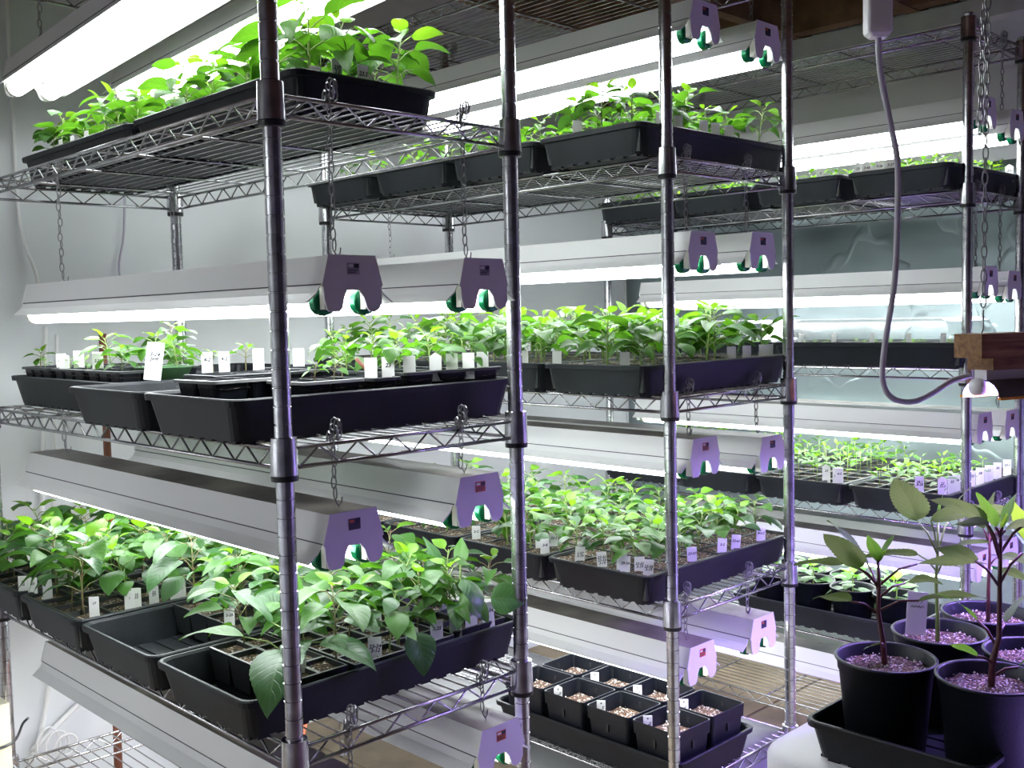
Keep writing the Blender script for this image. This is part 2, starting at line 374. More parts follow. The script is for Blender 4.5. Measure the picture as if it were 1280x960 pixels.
# ---------------------------------------------------------------- shop lights and their chains
FIXL = 1.105
def fixture_meshes():
    b = MB()
    hp = [(-0.039, 0), (0.039, 0), (0.050, -0.038), (0.0505, -0.041), (-0.0505, -0.041), (-0.050, -0.038)]
    b.prism(hp, 0, FIXL)
    for s in (-1, 1):
        q = [(0.0480, -0.0395), (0.0498, -0.0395), (0.057, -0.051), (0.0735, -0.064), (0.0720, -0.0652), (0.0555, -0.0525)]
        q = [(x * s, z) for x, z in q]
        b.prism(q if s > 0 else q[::-1], 0.004, FIXL - 0.004)
    # dark strip along each side seam, painting in the shadow of the step
    for s in (-1, 1): b.box((s*0.0500 - 0.0007, 0.001, -0.0402), (s*0.0500 + 0.0007, FIXL - 0.001, -0.0386), 1)
    hou = b.mesh('housing', ['enamel', 'sticker_seam_dark'])
    e = MB()
    pl = [(-0.040, 0.001), (0.040, 0.001), (0.0515, -0.041), (0.049, -0.043), (0.049, -0.066), (0.044, -0.074), (0.036, -0.078), (0.028, -0.077), (0.023, -0.072), (0.018, -0.057), (0.010, -0.0475),
          (-0.010, -0.0475), (-0.015, -0.057), (-0.019, -0.072), (-0.024, -0.077), (-0.040, -0.077), (-0.044, -0.074), (-0.048, -0.060), (-0.049, -0.043), (-0.0515, -0.041)]
    e.prism(pl, -0.003, 0.0)
    ep = e.mesh('end_plate', 'enamel')
    so = MB()
    so.box((-0.012, 0.0005, -0.0315), (0.012, 0.012, 0.020))
    sm = so.mesh('socket', 'socket')
    t = MB(); n = 12
    ring = lambda y, r: [(r * math.cos(6.28318 * k / n), y, r * math.sin(6.28318 * k / n)) for k in range(n)]
    loft(t, [ring(0.030, 0.0185), ring(FIXL - 0.030, 0.0185)])
    tm = t.mesh('light_tube', 'white_tube', True)
    c = MB(); loft(c, [ring(0.014, 0.012), ring(0.015, 0.0185), ring(0.019, 0.0192), ring(0.030, 0.0188)], cap0=True)
    c2 = MB(); loft(c2, [ring(FIXL - 0.030, 0.0188), ring(FIXL - 0.018, 0.0188), ring(FIXL - 0.014, 0.012)], cap1=True)
    st = MB(); st.box((-0.010, -0.0036, -0.026), (0.010, -0.003, -0.010), 0)
    st.box((0.001, -0.0040, -0.017), (0.009, -0.0036, -0.011), 1); st.box((-0.009, -0.0040, -0.0155), (-0.001, -0.0036, -0.0120), 2)
    for k in range(3): st.box((-0.009, -0.0040, -0.0195 - k * 0.0022), (0.008 - k * 0.002, -0.0036, -0.0185 - k * 0.0022), 1)
    return hou, ep, sm, tm, c.mesh('end_cap', 'green_cap', True), c2.mesh('end_cap', 'socket', True), st
HOU, EP, SOC, TUB, CAP, CAPB, ST = fixture_meshes()
TUBOFF = TUB.copy(); TUBOFF.materials[0] = M['tag']
ST1 = ST.mesh('sticker', ['sticker', 'sticker_seam_dark', 'tag']); ST2 = ST.mesh('sticker', ['sticker_seam_dark', 'ink', 'sticker_red']); ST3 = ST.mesh('sticker', ['sticker_red', 'sticker_seam_dark', 'tag'])
def chain_mesh(L):
    b = MB(); p = 0.0155; n = max(2, int(L / p)); a = 0.0068; rr = 0.00125
    for i in range(n):
        z = -p * i - p / 2; pts = []
        for k in range(8):
            t = 6.28318 * k / 8; u = a * 0.62 * math.cos(t); v = (p * 0.62) * math.sin(t)
            j = 0.0012 * math.sin(i * 1.7)
            pts.append((u + j, 0, z + v) if i % 2 else (j, u, z + v))
        b.tube(pts, rr, 4, closed=True)
    b.tube([(0, 0, -p * n), (0.002, 0, -L + 0.006), (0.006, 0, -L), (0.011, 0, -L + 0.006), (0.012, 0, -L + 0.013)], 0.0011, 5)
    for k in range(9): # slack links bunched round the shelf rail
        a0 = k * 0.7; cx_, cz_ = 0.009 * math.cos(a0), 0.016 + 0.013 * math.sin(a0 * 1.3); ti = k * 1.1
        pts = [(cx_ + 0.0045 * math.cos(t) * math.cos(ti), -0.002 + 0.007 * math.cos(t) * math.sin(ti) - 0.003 * (k % 2), cz_ + 0.0095 * math.sin(t)) for t in [6.28318 * q / 8 for q in range(8)]]
        b.tube(pts, rr, 4, closed=True)
    return b.mesh('chain', 'chain')
_ch = {}
def chain(x, y, z1, z0, label, group):
    L = round(z1 - z0, 2)
    if L not in _ch: _ch[L] = chain_mesh(L)
    o = ob('hanging_chain', _ch[L], None, (x, y, z1)); return tag(o, label, 'chain', group)
SH = {0: 'aisle', 1: 'front', 2: 'middle', 3: 'far'}
lev = ['under the top frame', 'under the top plant shelf', 'under the middle shelf', 'under the low shelf', 'under the lowest shelf']
def fixture(rk, li, side, x, z, y0, railz, stk=0, slope=0.0, lit=True):
    where = {0: 'aisle side', 1: 'inner side'}[side]
    root = thing('shop_light', f'white two-tube shop light {lev[li]}, {SH[rk]} rack, {where}', 'light fixture', (x, y0, z), 'white shop lights hung in the racks')
    ob('housing', HOU, root); ob('end_plate', EP, root)
    o = ob('end_plate', EP, root, (0, FIXL + 0.003, 0))
    for u in (-0.034, 0.034):
        ob('socket', SOC, root, (u, 0, -0.0425))
        t = ob('light_tube', TUB if lit else TUBOFF, root, (u, 0, -0.0635)); cp = ob('end_cap', CAP, t); ob('end_cap', CAPB, t)
        cp['label'] = 'metallic green cap on the near tube end'
    ob('sticker', (ST1, ST2, ST3)[stk], root, (0.001, 0, 0.0))
    root.rotation_euler = (slope, 0, 0)
    for yy, wd in ((0.035, 'near end'), (FIXL - 0.10, 'wall end')):
        ry = y0 + yy
        dz = math.sin(slope) * yy
        chain(x - 0.004, ry, railz, z + dz, f'zinc chain at the {wd} {lev[li]}, {SH[rk]} rack, {where}', 'zinc chains holding the shop lights')
F = [  # rack, level, side, x, top z, sticker
 (1, 0, 0, 0.092, 1.600, 0), (1, 0, 1, 0.325, 1.606, 0), (1, 1, 0, 0.100, 1.060, 0), (1, 1, 1, 0.349, 1.061, 0),
 (1, 2, 0, 0.088, 0.704, 1), (1, 2, 1, 0.329, 0.725, 2), (1, 3, 0, 0.100, 0.290, 1), (1, 3, 1, 0.361, 0.317, 2),
 (2, 0, 0, 1.003, 1.584, 1), (2, 0, 1, 1.231, 1.582, 1), (2, 1, 0, 0.988, 1.131, 1), (2, 1, 1, 1.207, 1.137, 1),
 (2, 2, 0, 0.988, 0.716, 2), (2, 2, 1, 1.240, 0.695, 1), (2, 3, 0, 0.970, 0.294, 2), (2, 3, 1, 1.200, 0.301, 1),
 (3, 0, 0, 1.990, 1.498, 1), (3, 0, 1, 2.180, 1.486, 1), (3, 1, 0, 2.010, 1.070, 1), (3, 1, 1, 2.173, 1.060, 1),
 (3, 2, 0, 1.980, 0.694, 1), (3, 2, 1, 2.165, 0.687, 1), (3, 3, 0, 1.980, 0.335, 1), (3, 3, 1, 2.165, 0.335, 1),
 (3, 4, 0, 1.980, -0.02, 1),
]
RAIL = {1: (1.67, 1.2326, 0.758, 0.3392), 2: (1.665, 1.2331, 0.7605, 0.3418), 3: (1.6254, 1.2188, 0.772, 0.388, 0.03)}
for rk, li, side, x, z, stk in F:
    y0 = {1: -0.03, 2: 0.01, 3: -0.16}[rk] 
    fixture(rk, li, side, x, z, y0 + (0.03 if (rk, li) == (1, 0) else 0), RAIL[rk][li] + 0.038, stk, {(1, 0, 0): -0.062, (1, 0, 1): -0.05}.get((rk, li, side), 0.0), lit=(li != 4))

for k, z_ in enumerate((1.42, 0.78)):                          # two unseen shop lights added on the left to brighten the racks' aisle faces
    fixture(0, 0, 0, -1.28, z_, 0.12, 1.875, 0)
    r_ = [o for o in C.objects if o.name.startswith('shop_light')][-1]
    for o in [o for o in C.objects if o.name.startswith('shop_light') and o.location.x < -1]: o['label'] = ('upper' if o.location.z > 1 else 'lower') + ' added unseen white shop light brightening the racks from the aisle'
    for o in [o for o in C.objects if o.name.startswith('hanging_chain') and o.location.x < -1 and 'aisle lights' not in o['label']]:
        o['label'] = f'long zinc chain of the {("upper", "lower")[k]} added unseen aisle lights, {"near end" if o.location.y < 0.6 else "wall end"}'
# ---------------------------------------------------------------- trays, cell inserts, soil
def tray_mesh(lx, ly, h=0.062, key='plastic', tin=0.017):
    b = MB(); t = tin; r = 0.02
    L = [rrect(t, t, lx-t, ly-t, r, 0.0015), rrect(0.007, 0.007, lx-0.007, ly-0.007, r, h - 0.011),
         rrect(0.001, 0.001, lx-0.001, ly-0.001, r, h - 0.0105), rrect(0, 0, lx, ly, r, h - 0.002), rrect(0.002, 0.002, lx-0.002, ly-0.002, r, h),
         rrect(0.006, 0.006, lx-0.006, ly-0.006, r, h), rrect(0.0085, 0.0085, lx-0.0085, ly-0.0085, r, h - 0.004),
         rrect(t+0.002, t+0.002, lx-t-0.002, ly-t-0.002, r, 0.0035)]
    loft(b, L, cap0=True, cap1=True)
    # drainage channels seen inside and as a scalloped foot outside
    nx = int((lx - 2*t) / 0.034); nyy = int((ly - 2*t) / 0.034)
    for i in range(nx):
        x = t + 0.006 + i * (lx - 2*t - 0.012) / nx
        b.box((x + 0.004, t + 0.008, 0.0032), (x + 0.020, ly - t - 0.008, 0.0062))
        for y in (t + 0.001, ly - t - 0.011): b.box((x + 0.003, y, -0.002), (x + 0.022, y + 0.01, 0.002))
    for j in range(nyy):
        y = t + 0.006 + j * (ly - 2*t - 0.012) / nyy
        for x in (t + 0.001, lx - t - 0.011): b.box((x, y + 0.003, -0.002), (x + 0.01, y + 0.022, 0.002))
    return b.mesh('seed_tray', key)
TX = tray_mesh(0.545, 0.280); TXD = tray_mesh(0.545, 0.280, key='plastic_dusty'); TY = tray_mesh(0.280, 0.545); TYD = tray_mesh(0.280, 0.545, key='plastic_dusty')
def insert_mesh(lx, ly, nx, ny, edge='insert', wall=0.018, lip=0.003):
    b = MB(); cx = lx / nx; cy = ly / ny
    for i in range(nx):
        for j in range(ny):
            x0, y0, x1, y1 = i*cx, j*cy, (i+1)*cx, (j+1)*cy
            o = [(x0, y0), (x1, y0), (x1, y1), (x0, y1)]; q = lip; g = lip + 0.002
            inn = [(x0+q, y0+q), (x1-q, y0+q), (x1-q, y1-q), (x0+q, y1-q)]; low = [(x0+g, y0+g), (x1-g, y0+g), (x1-g, y1-g), (x0+g, y1-g)]
            vs = [(*p, 0.0) for p in o] + [(*p, 0.0008) for p in inn] + [(*p, -wall) for p in low]
            fs = [(k, (k+1) % 4, 4 + (k+1) % 4, 4 + k) for k in range(4)]; b.add(vs, fs, 1)
            b.add(vs[4:], [(k, (k+1) % 4, 4 + (k+1) % 4, 4 + k) for k in range(4)], 0)
            # tapered pocket underside
            tt = 0.006; dn = 0.052 if wall > 0.012 else 0.045
            vs2 = [(*p, -0.0005) for p in o] + [(x0+tt, y0+tt, -dn), (x1-tt, y0+tt, -dn), (x1-tt, y1-tt, -dn), (x0+tt, y1-tt, -dn)]
            b.add(vs2, [(k, 4 + k, 4 + (k+1) % 4, (k+1) % 4) for k in range(4)] + [(4, 7, 6, 5)], 0)
    return b.mesh('cell_insert', ['insert', edge])
def soil_mesh(lx, ly, nx, ny, depth, key='soil', fill=None):
    b = MB(); cx = lx / nx; cy = ly / ny; n = 3
    for i in range(nx):
        for j in range(ny):
            if fill and not fill(i, j): continue
            vs = []; g = 0.003
            for a in range(n + 1):
                for c in range(n + 1):
                    x = i*cx + g + (cx - 2*g) * a / n; y = j*cy + g + (cy - 2*g) * c / n
                    vs.append((x, y, -depth + 0.004 * noise.noise(Vector((x * 60, y * 60, i + j * 3.3))) + 0.0015 * (1 if 0 < a < n and 0 < c < n else 0)))
            b.add(vs, [(a*(n+1)+c, (a+1)*(n+1)+c, (a+1)*(n+1)+c+1, a*(n+1)+c+1) for a in range(n) for c in range(n)])
    return b.mesh('soil', key, True)
def tray(x, y, z, along, label, group, dusty=False):
    me = {('x', 0): TX, ('x', 1): TXD, ('y', 0): TY, ('y', 1): TYD}[(along, int(dusty))]
    return tag(ob('seed_tray', me, None, (x, y, z + 0.002)), label, 'tray', group)
_im = {}
def insert(x, y, z, lx, ly, nx, ny, label, group, edge='insert', depth=0.007, key='soil', fill=None, rz=0.0, tilt=0.0):
    k = (lx, ly, nx, ny, edge, depth, key, fill is None)
    if k not in _im or fill: _im[k] = (insert_mesh(lx, ly, nx, ny, edge), soil_mesh(lx, ly, nx, ny, depth, key, fill))
    o = tag(ob('cell_insert', _im[k][0], None, (x, y, z)), label, 'cell insert', group)
    o.rotation_euler = (tilt, 0, rz); ob('soil', _im[k][1], o); return o

# ---------------------------------------------------------------- leaves and seedlings
def leaf_mesh(name, m, seed, wid=0.5, fold=0.25, arch=0.3, nu=8, nv=4, serr=0.0, tip=1.0, curl=0.0):
    rnd = random.Random(seed); vs = []; uvs = []; fs = []
    ph = rnd.uniform(0, 6); tw = rnd.uniform(-0.25, 0.25)
    for i in range(nu + 1):
        t = i / nu; wdt = 0.5 * wid * (math.sin(math.pi * (t ** 0.72)) ** 0.85 if 0 < t < 1 else 0.0) * (1 - 0.15 * t * tip)
        if serr and 0 < i < nu: wdt *= 1 + serr * (1 if i % 2 else -1)
        a = arch * t; x = (math.sin(a * 1.6) / (1.6 * arch)) if abs(arch) > 0.01 else t; z = -(1 - math.cos(a * 1.6)) / (1.6 * arch) if abs(arch) > 0.01 else 0
        for j in range(nv + 1):
            v = 2 * j / nv - 1; y = v * wdt
            zz = z + abs(v) * wdt * fold * 1.6 - curl * v * v * wdt + 0.018 * math.sin(ph + t * 9) * v + tw * y * t
            vs.append((x, y, zz)); uvs.append((t, 0.5 + 0.5 * v))
    for i in range(nu):
        for j in range(nv): fs.append((i*(nv+1)+j, (i+1)*(nv+1)+j, (i+1)*(nv+1)+j+1, i*(nv+1)+j+1))
    me = bpy.data.meshes.new(name); me.from_pydata(vs, [], fs); me.update(); me.materials.append(M[m])
    u = me.uv_layers.new(name='UVMap'); u.data.foreach_set('uv', [c for l in me.loops for c in uvs[l.vertex_index]])
    me.polygons.foreach_set('use_smooth', [True] * len(me.polygons)); return me
LV = {}
for mk in ('leaf', 'leaf_blue', 'leaf_lime'):
    LV[mk] = [leaf_mesh('leaf', mk, s, wid=w_, fold=f_, arch=a_, curl=c_) for s, w_, f_, a_, c_ in
              ((1, 0.62, 0.20, 0.45, 0.0), (2, 0.70, 0.12, 0.65, 0.3), (3, 0.52, 0.28, 0.30, 0.0), (4, 0.66, 0.10, 0.95, 0.4), (5, 0.74, 0.20, 0.55, 0.1), (6, 0.50, 0.32, 0.75, 0.0))]
def plant_proto(seed, h, pairs, ll, stem='stem_mix', spread=1.0, blue=0.3, bare=0.25, r0=0.0016):
    rnd = random.Random(seed); b = MB(); leaves = []
    lx, ly = rnd.uniform(-0.15, 0.15) * h, rnd.uniform(-0.15, 0.15) * h
    P = lambda t: Vector((lx * t * t, ly * t * t, h * t))
    b.tube([P(t) for t in (-0.12, 0.15, 0.4, 0.7, 1.0)], [r0, r0, r0 * 0.85, r0 * 0.7, r0 * 0.45], 5)
    az = rnd.uniform(0, 6.28)
    for k in range(pairs):
        t = bare + (1 - bare) * (k + 0.5) / pairs; az += 1.57 + rnd.uniform(-0.35, 0.35)
        top = k == pairs - 1; sz = ll * (1.0 if k else 0.75) * (0.55 if top else 1.0) * (0.8 if k == pairs - 2 else 1)
        for s in (0, 1):
            if rnd.random() < 0.06 and not top: continue
            a = az + s * math.pi + rnd.uniform(-0.3, 0.3); q = P(t); pet = ll * rnd.uniform(0.25, 0.45) * spread * (0.4 if top else 1)
            pit = (rnd.uniform(0.6, 1.1) if top else rnd.uniform(-0.15, 0.5))
            d = Vector((math.cos(a), math.sin(a), 0)); e = q + d * pet + Vector((0, 0, pet * (0.5 + 0.5 * pit)))
            mdp = q + d * pet * 0.5 + Vector((0, 0, pet * 0.42)); b.tube([q, mdp, e], r0 * 0.5, 4, caps=False)
            mk = 'leaf_lime' if top or (k == pairs - 2 and rnd.random() < 0.15) else ('leaf_blue' if rnd.random() < blue else 'leaf')
            s_ = sz * rnd.uniform(0.8, 1.15)
            M4 = Matrix.Translation(e) @ Matrix.Rotation(a, 4, 'Z') @ Matrix.Rotation(-pit, 4, 'Y') @ Matrix.Rotation(rnd.uniform(-0.4, 0.4), 4, 'X') @ Matrix.Scale(s_, 4)
            leaves.append((rnd.choice(LV[mk]), M4))
    return b.mesh('stem', stem, True), leaves
PR = {
 'lush': [plant_proto(s, 0.108, 7, 0.064, 'stem_mix' if s % 2 else 'stem_green', blue=0.45) for s in range(8)],
 'top': [plant_proto(20 + s, 0.085, 6, 0.060, 'stem_green', blue=0.1) for s in range(6)],
 'med': [plant_proto(40 + s, 0.074, 6, 0.050, 'stem_green', blue=0.15) for s in range(6)],
 'low2': [plant_proto(60 + s, 0.070, 6, 0.048, 'stem_green', blue=0.40) for s in range(6)],
 'small': [plant_proto(80 + s, 0.038, 3, 0.032, 'stem_green', blue=0.1, bare=0.4) for s in range(5)],
 'sparse': [plant_proto(100 + s, 0.045, 3, 0.038, 'stem_mix', blue=0.0, bare=0.45) for s in range(6)],
}
n_seed = [0]
def seedling(kind, i, x, y, z, label, group, sc_=1.0, rz=None, tilt=(0, 0)):
    stem, leaves = PR[kind][i % len(PR[kind])]
    root = thing('seedling', label, 'seedling', (x, y, z), group)
    root.rotation_euler = (tilt[0], tilt[1], random.uniform(0, 6.28) if rz is None else rz); root.scale = (sc_,) * 3
    ob('stem', stem, root)
    for me, m4 in leaves:
        o = ob('leaf', me, root); o.matrix_local = m4
    n_seed[0] += 1
    return root
def bed(kind, x0, y0, x1, y1, z, nx, ny, where, scale=1.0, jit=0.012, skip=(), vary=0.18, zrow=None):
    # rows count from the near side of the rack, places from the aisle
    k = random.randint(0, 50)
    for j in range(ny):
        for i in range(nx):
            if (i, j) in skip: continue
            x = x0 + (x1 - x0) * (i + 0.5) / nx + random.uniform(-jit, jit); y = y0 + (y1 - y0) * (j + 0.5) / ny + random.uniform(-jit, jit)
            s = scale * random.uniform(1 - vary, 1 + vary)
            if zrow: s *= zrow(i, j)
            lab = f'seedling {ORD[i]} from the aisle, {ORD[j]} row, {where}'
            seedling(kind, k, x, y, z, lab, 'green seedlings in the trays', s, tilt=(random.uniform(-0.12, 0.12), random.uniform(-0.12, 0.12))); k += 1

# plant tags ------------------------------------------------------
TAGM = MB().box((-0.0095, -0.0004, -0.02), (0.0095, 0.0004, 0.022)).mesh('plant_tag', 'tag')
def tag_pointed():
    b = MB(); b.prism([(-0.0095, -0.02), (0.0095, -0.02), (0.0095, 0.019), (0.0, 0.025), (-0.0095, 0.019)], -0.0004, 0.0004); return b.mesh('plant_tag', 'tag')
TAGP = tag_pointed()
def scrawl(rows, wdt, hgt, slant, r, seed):
    # handwriting too small to read: joined-up pen strokes
    rd = random.Random(seed); b = MB()
    for q in range(rows):
        n = 9; pts = []
        for k in range(n):
            u = -wdt / 2 + wdt * k / (n - 1); v = hgt * (0.5 if k % 2 else -0.5) * rd.uniform(0.4, 1.0)
            pts.append((u, v))
        for (u0, v0), (u1, v1) in zip(pts, pts[1:]):
            if rd.random() < 0.15: continue
            ca, sa = math.cos(slant), math.sin(slant); oz = -q * hgt * 1.7
            b.tube([(u0 * ca - v0 * sa, 0, u0 * sa + v0 * ca + oz), (u1 * ca - v1 * sa, 0, u1 * sa + v1 * ca + oz)], r, 4)
    return b.mesh('writing', 'ink')
_txt = {}
def text_mesh(s, size=0.0085):
    k = (s, size)
    if k in _txt: return _txt[k]
    cu = bpy.data.curves.new('t', 'FONT'); cu.body = s; cu.size = size; cu.align_x = 'CENTER'; cu.align_y = 'CENTER'; cu.shear = 0.25; cu.space_line = 0.8; cu.offset = size * 0.03; cu.resolution_u = 2
    o = bpy.data.objects.new('t', cu); C.objects.link(o); dg = bpy.context.evaluated_depsgraph_get(); dg.update()
    me = bpy.data.meshes.new_from_object(o.evaluated_get(dg)); bpy.data.objects.remove(o); me.materials.clear(); me.materials.append(M['ink']); me.name = 'writing'
    _txt[k] = me; return me
def plant_tag(x, y, z, s, label, group='white plant tags in the trays', face=-0.79, lean=0.0, size=0.0078, big=1.0, roll=0.0):
    o = ob('plant_tag', TAGM if random.random() < 0.9 else TAGP, None, (x, y, z)); tag(o, label, 'plant tag', group)
    o.rotation_euler = (lean, roll, face); o.scale = (big,) * 3
    if s:
        t = ob('writing', text_mesh(s, size * 1.12), o, (0, -0.0006, 0.009 if '\n' not in s else 0.006)); t.rotation_euler = (R(90), 0, 0)
    return o

# ---- front rack, low shelf: four trays across
x0 = -0.05; z = Z1['low']; g = 'black trays on the front rack low shelf'
ys = (0.04, 0.33, 0.625, 0.915)
tray(x0, ys[0], z, 'x', 'half-filled black tray with a big-leaved seedling at its corner, front rack low shelf', g, True)
tray(x0, ys[1], z, 'x', 'black tray empty at the aisle end, second in on the front rack low shelf', g, True)
tray(x0, ys[2], z, 'x', 'full black tray third in on the front rack low shelf', g, True)
tray(x0, ys[3], z, 'x', 'full black tray at the wall end of the front rack low shelf', g, True)
g2 = 'cell inserts on the front rack low shelf'
insert(0.035, 0.060, z + 0.068, 0.10, 0.24, 2, 4, 'six-cell insert with worn pale rims under the big-leaved seedling', g2, 'insert_edge')
insert(0.145, 0.055, z + 0.066, 0.20, 0.25, 4, 5, 'pale-rimmed cell insert in the middle of the half-filled tray', g2, 'insert_edge')
insert(0.360, 0.070, z + 0.064, 0.115, 0.23, 2, 4, 'dark cell insert at the inner end of the half-filled tray', g2)
insert(0.120, 0.345, z + 0.066, 0.36, 0.25, 6, 4, 'cell insert in the tray with the empty aisle end', g2)
insert(x0 + 0.012, ys[2] + 0.012, z + 0.061, 0.521, 0.256, 8, 4, 'cell insert filling the third tray of the front rack low shelf', g2)
insert(x0 + 0.012, ys[3] + 0.012, z + 0.061, 0.521, 0.256, 8, 4, 'cell insert filling the wall-end tray of the front rack low shelf', g2)
zs = z + 0.056
bed('lush', 0.045, 0.055, 0.485, 0.31, zs + 0.003, 6, 3, 'half-filled tray, front rack low shelf', 1.0, 0.016, skip=((0, 0), (0, 1)))
bed('lush', 0.125, 0.345, 0.485, 0.60, zs + 0.003, 5, 3, 'second tray, front rack low shelf', 1.05, 0.018)
bed('lush', x0 + 0.015, ys[2] + 0.02, 0.485, ys[2] + 0.27, zs, 6, 3, 'third tray, front rack low shelf', 1.08, 0.018)
bed('lush', x0 + 0.015, ys[3] + 0.02, 0.485, ys[3] + 0.26, zs, 6, 3, 'wall-end tray, front rack low shelf', 1.05, 0.018)
# ---- front rack, middle shelf
z = Z1['mid']; g = 'black trays on the front rack middle shelf'
tray(x0, ys[0] + 0.005, z, 'x', 'deep black tray with stacked cell packs at the near end, front rack middle shelf', g)
tray(x0, ys[1] + 0.005, z, 'x', 'black tray empty at the aisle end, front rack middle shelf', g, True)
tray(0.045, 0.625, z, 'y', 'black tray laid lengthwise at the wall end of the front rack middle shelf', g, True)
tray(0.345, 0.640, z, 'y', 'black tray lying behind the lengthwise tray, front rack middle shelf', g)
g2 = 'cell packs on the front rack middle shelf'
def pack(x, y, z, lx, ly, nx, ny, label, hh=0.05, fill=None, rz=0.0, edge='insert'):
    b = MB(); cx = lx / nx; cy = ly / ny
    loft(b, [rrect(0.004, 0.004, lx-0.004, ly-0.004, 0.008, -0.004), rrect(0, 0, lx, ly, 0.008, -0.0045), rrect(0, 0, lx, ly, 0.008, 0), rrect(0.004, 0.004, lx-0.004, ly-0.004, 0.006, 0.0005)], 1)
    for i in range(nx):
        for j in range(ny):
            xa, ya, xb, yb = 0.004 + i*(lx-0.008)/nx, 0.004 + j*(ly-0.008)/ny, 0.004 + (i+1)*(lx-0.008)/nx, 0.004 + (j+1)*(ly-0.008)/ny
            loft(b, [rrect(xa+0.008, ya+0.008, xb-0.008, yb-0.008, 0.004, -hh, 2), rrect(xa, ya, xb, yb, 0.008, 0.0, 2), rrect(xa+0.0015, ya+0.0015, xb-0.0015, yb-0.0015, 0.007, 0.0004, 2), rrect(xa+0.004, ya+0.004, xb-0.004, yb-0.004, 0.006, -0.02, 2)], 0, cap0=True)
    o = b.build('cell_pack', ['plastic', edge]); tag(o, label, 'cell pack', g2); o.location = (x, y, z); o.rotation_euler = (0, 0, rz)
    ob('soil', soil_mesh(lx, ly, nx, ny, 0.012, 'soil', fill), o); return o
pack(-0.005, 0.175, z + 0.083, 0.135, 0.12, 2, 2, 'low black cell pack tilted on the corner of the near tray', 0.05, lambda i, j: i == 0, 0.05, 'insert_edge')
pack(0.085, 0.075, z + 0.079, 0.115, 0.105, 2, 2, 'cell pack with two small red-stemmed sprouts beside the front post', 0.05, None, 0.03, 'insert_edge')
pack(0.205, 0.070, z + 0.078, 0.060, 0.120, 1, 2, 'narrow cell pack with a red stem just behind the front post', 0.05, None, 0.0)
for i in range(3): pack(0.270 + i * 0.072, 0.070, z + 0.083, 0.070, 0.200, 1, 3, f'{ORD[i]} of three green-filled cell packs at the inner end of the near tray', 0.055)
pack(0.10, 0.36, z + 0.080, 0.20, 0.12, 3, 2, 'cell pack set across the half-empty tray, front rack middle shelf', 0.05)
pack(0.31, 0.36, z + 0.080, 0.17, 0.22, 3, 4, 'cell pack with white tags at the inner end of the half-empty tray', 0.05)
for i in range(3): pack(0.056, 1.135 - 0.165 * (i + 1), z + 0.083, 0.10, 0.155, 2, 3, f'six-cell pack, {ORD[i]} from the wall end of the lengthwise tray', 0.055)
for i in range(2): pack(0.170, 1.07 - 0.17 * (i + 1), z + 0.083, 0.10, 0.155, 2, 3, f'cell pack behind the six-cell packs, {ORD[i]} from the wall', 0.055)
b = MB(); b.lathe([(0.040, 0), (0.052, 0.022), (0.055, 0.024), (0.055, 0.026), (0.050, 0.025), (0.040, 0.012), (0.0, 0.012)], 24, cap0=True)
o = b.build('round_dish', 'green_dish', smooth=True, loc=(0.165, 0.68, z + 0.062)); tag(o, 'shallow dark green round dish with leafy sprouts beside the six-cell packs', 'dish')
ob('soil', MB().lathe([(0.046, 0.018), (0.02, 0.020), (0.0, 0.021)], 16).mesh('soil', 'soil', True), o)
def sprout(kind, i, x, y, zz, s, lab): return seedling(kind, i, x, y, zz, lab, 'green seedlings in the trays', s)
zz = z + 0.072
for k, (x, y, kd, s, lab) in enumerate([
  (0.085, 1.09, 'sparse', 0.95, 'two-leaved sprout in the six-cell pack at the wall end'), (0.080, 1.05, 'small', 0.6, 'tiny sprout behind the wall-end tags of the six-cell pack'),
  (0.085, 0.93, 'small', 0.7, 'short sprout between white tags, front rack middle shelf'), (0.10, 0.88, 'small', 0.75, 'short dark-stemmed sprout by the last wall-end tag'),
  (0.11, 0.79, 'top', 0.85, 'tall bright seedling standing between the wall-end tags and the upright tag'), (0.10, 0.72, 'med', 0.7, 'low leafy seedling at the foot of the tall bright one'),
  (0.155, 0.70, 'med', 0.95, 'leafy sprout in the green dish, aisle side'), (0.185, 0.665, 'med', 0.85, 'second leafy sprout in the green dish'),
  (0.23, 0.74, 'med', 0.7, 'round-leaved seedling just behind the green dish'), (0.29, 0.90, 'lush', 0.85, 'tall curved red-stemmed seedling with drooping leaves, front rack middle shelf'),
  (0.29, 0.72, 'sparse', 0.8, 'thin sprout behind the curved red-stemmed seedling'), (0.33, 0.66, 'sparse', 1.0, 'pale sprout between tags behind the front post'),
  (0.12, 0.10, 'sparse', 0.72, 'small sprout just on the aisle side of the front post'), (0.165, 0.115, 'sparse', 0.7, 'small broad-leaved sprout touching the front post'),
  (0.30, 0.27, 'med', 0.85, 'upright sprout half hidden by the front post'), (0.22, 0.17, 'sparse', 0.8, 'low sprout beside the red stem, front rack middle shelf'),
  (0.285, 0.12, 'med', 0.85, 'wide-leaved seedling in the first inner cell pack'), (0.30, 0.20, 'med', 0.9, 'second seedling in the first inner cell pack'),
  (0.355, 0.11, 'med', 0.95, 'bright seedling with one upright leaf in the second inner pack'), (0.37, 0.21, 'med', 0.9, 'rear seedling in the second inner cell pack'),
  (0.43, 0.11, 'med', 0.85, 'seedling with darker leaves in the third inner cell pack'), (0.44, 0.19, 'med', 0.95, 'rear seedling in the third inner cell pack'),
  (0.38, 0.42, 'med', 0.9, 'seedling among tags in the half-empty tray'), (0.44, 0.47, 'med', 0.9, 'last seedling at the inner end of the half-empty tray')]):
    sprout(kd, k * 2 + 1, x, y, zz, s, lab)
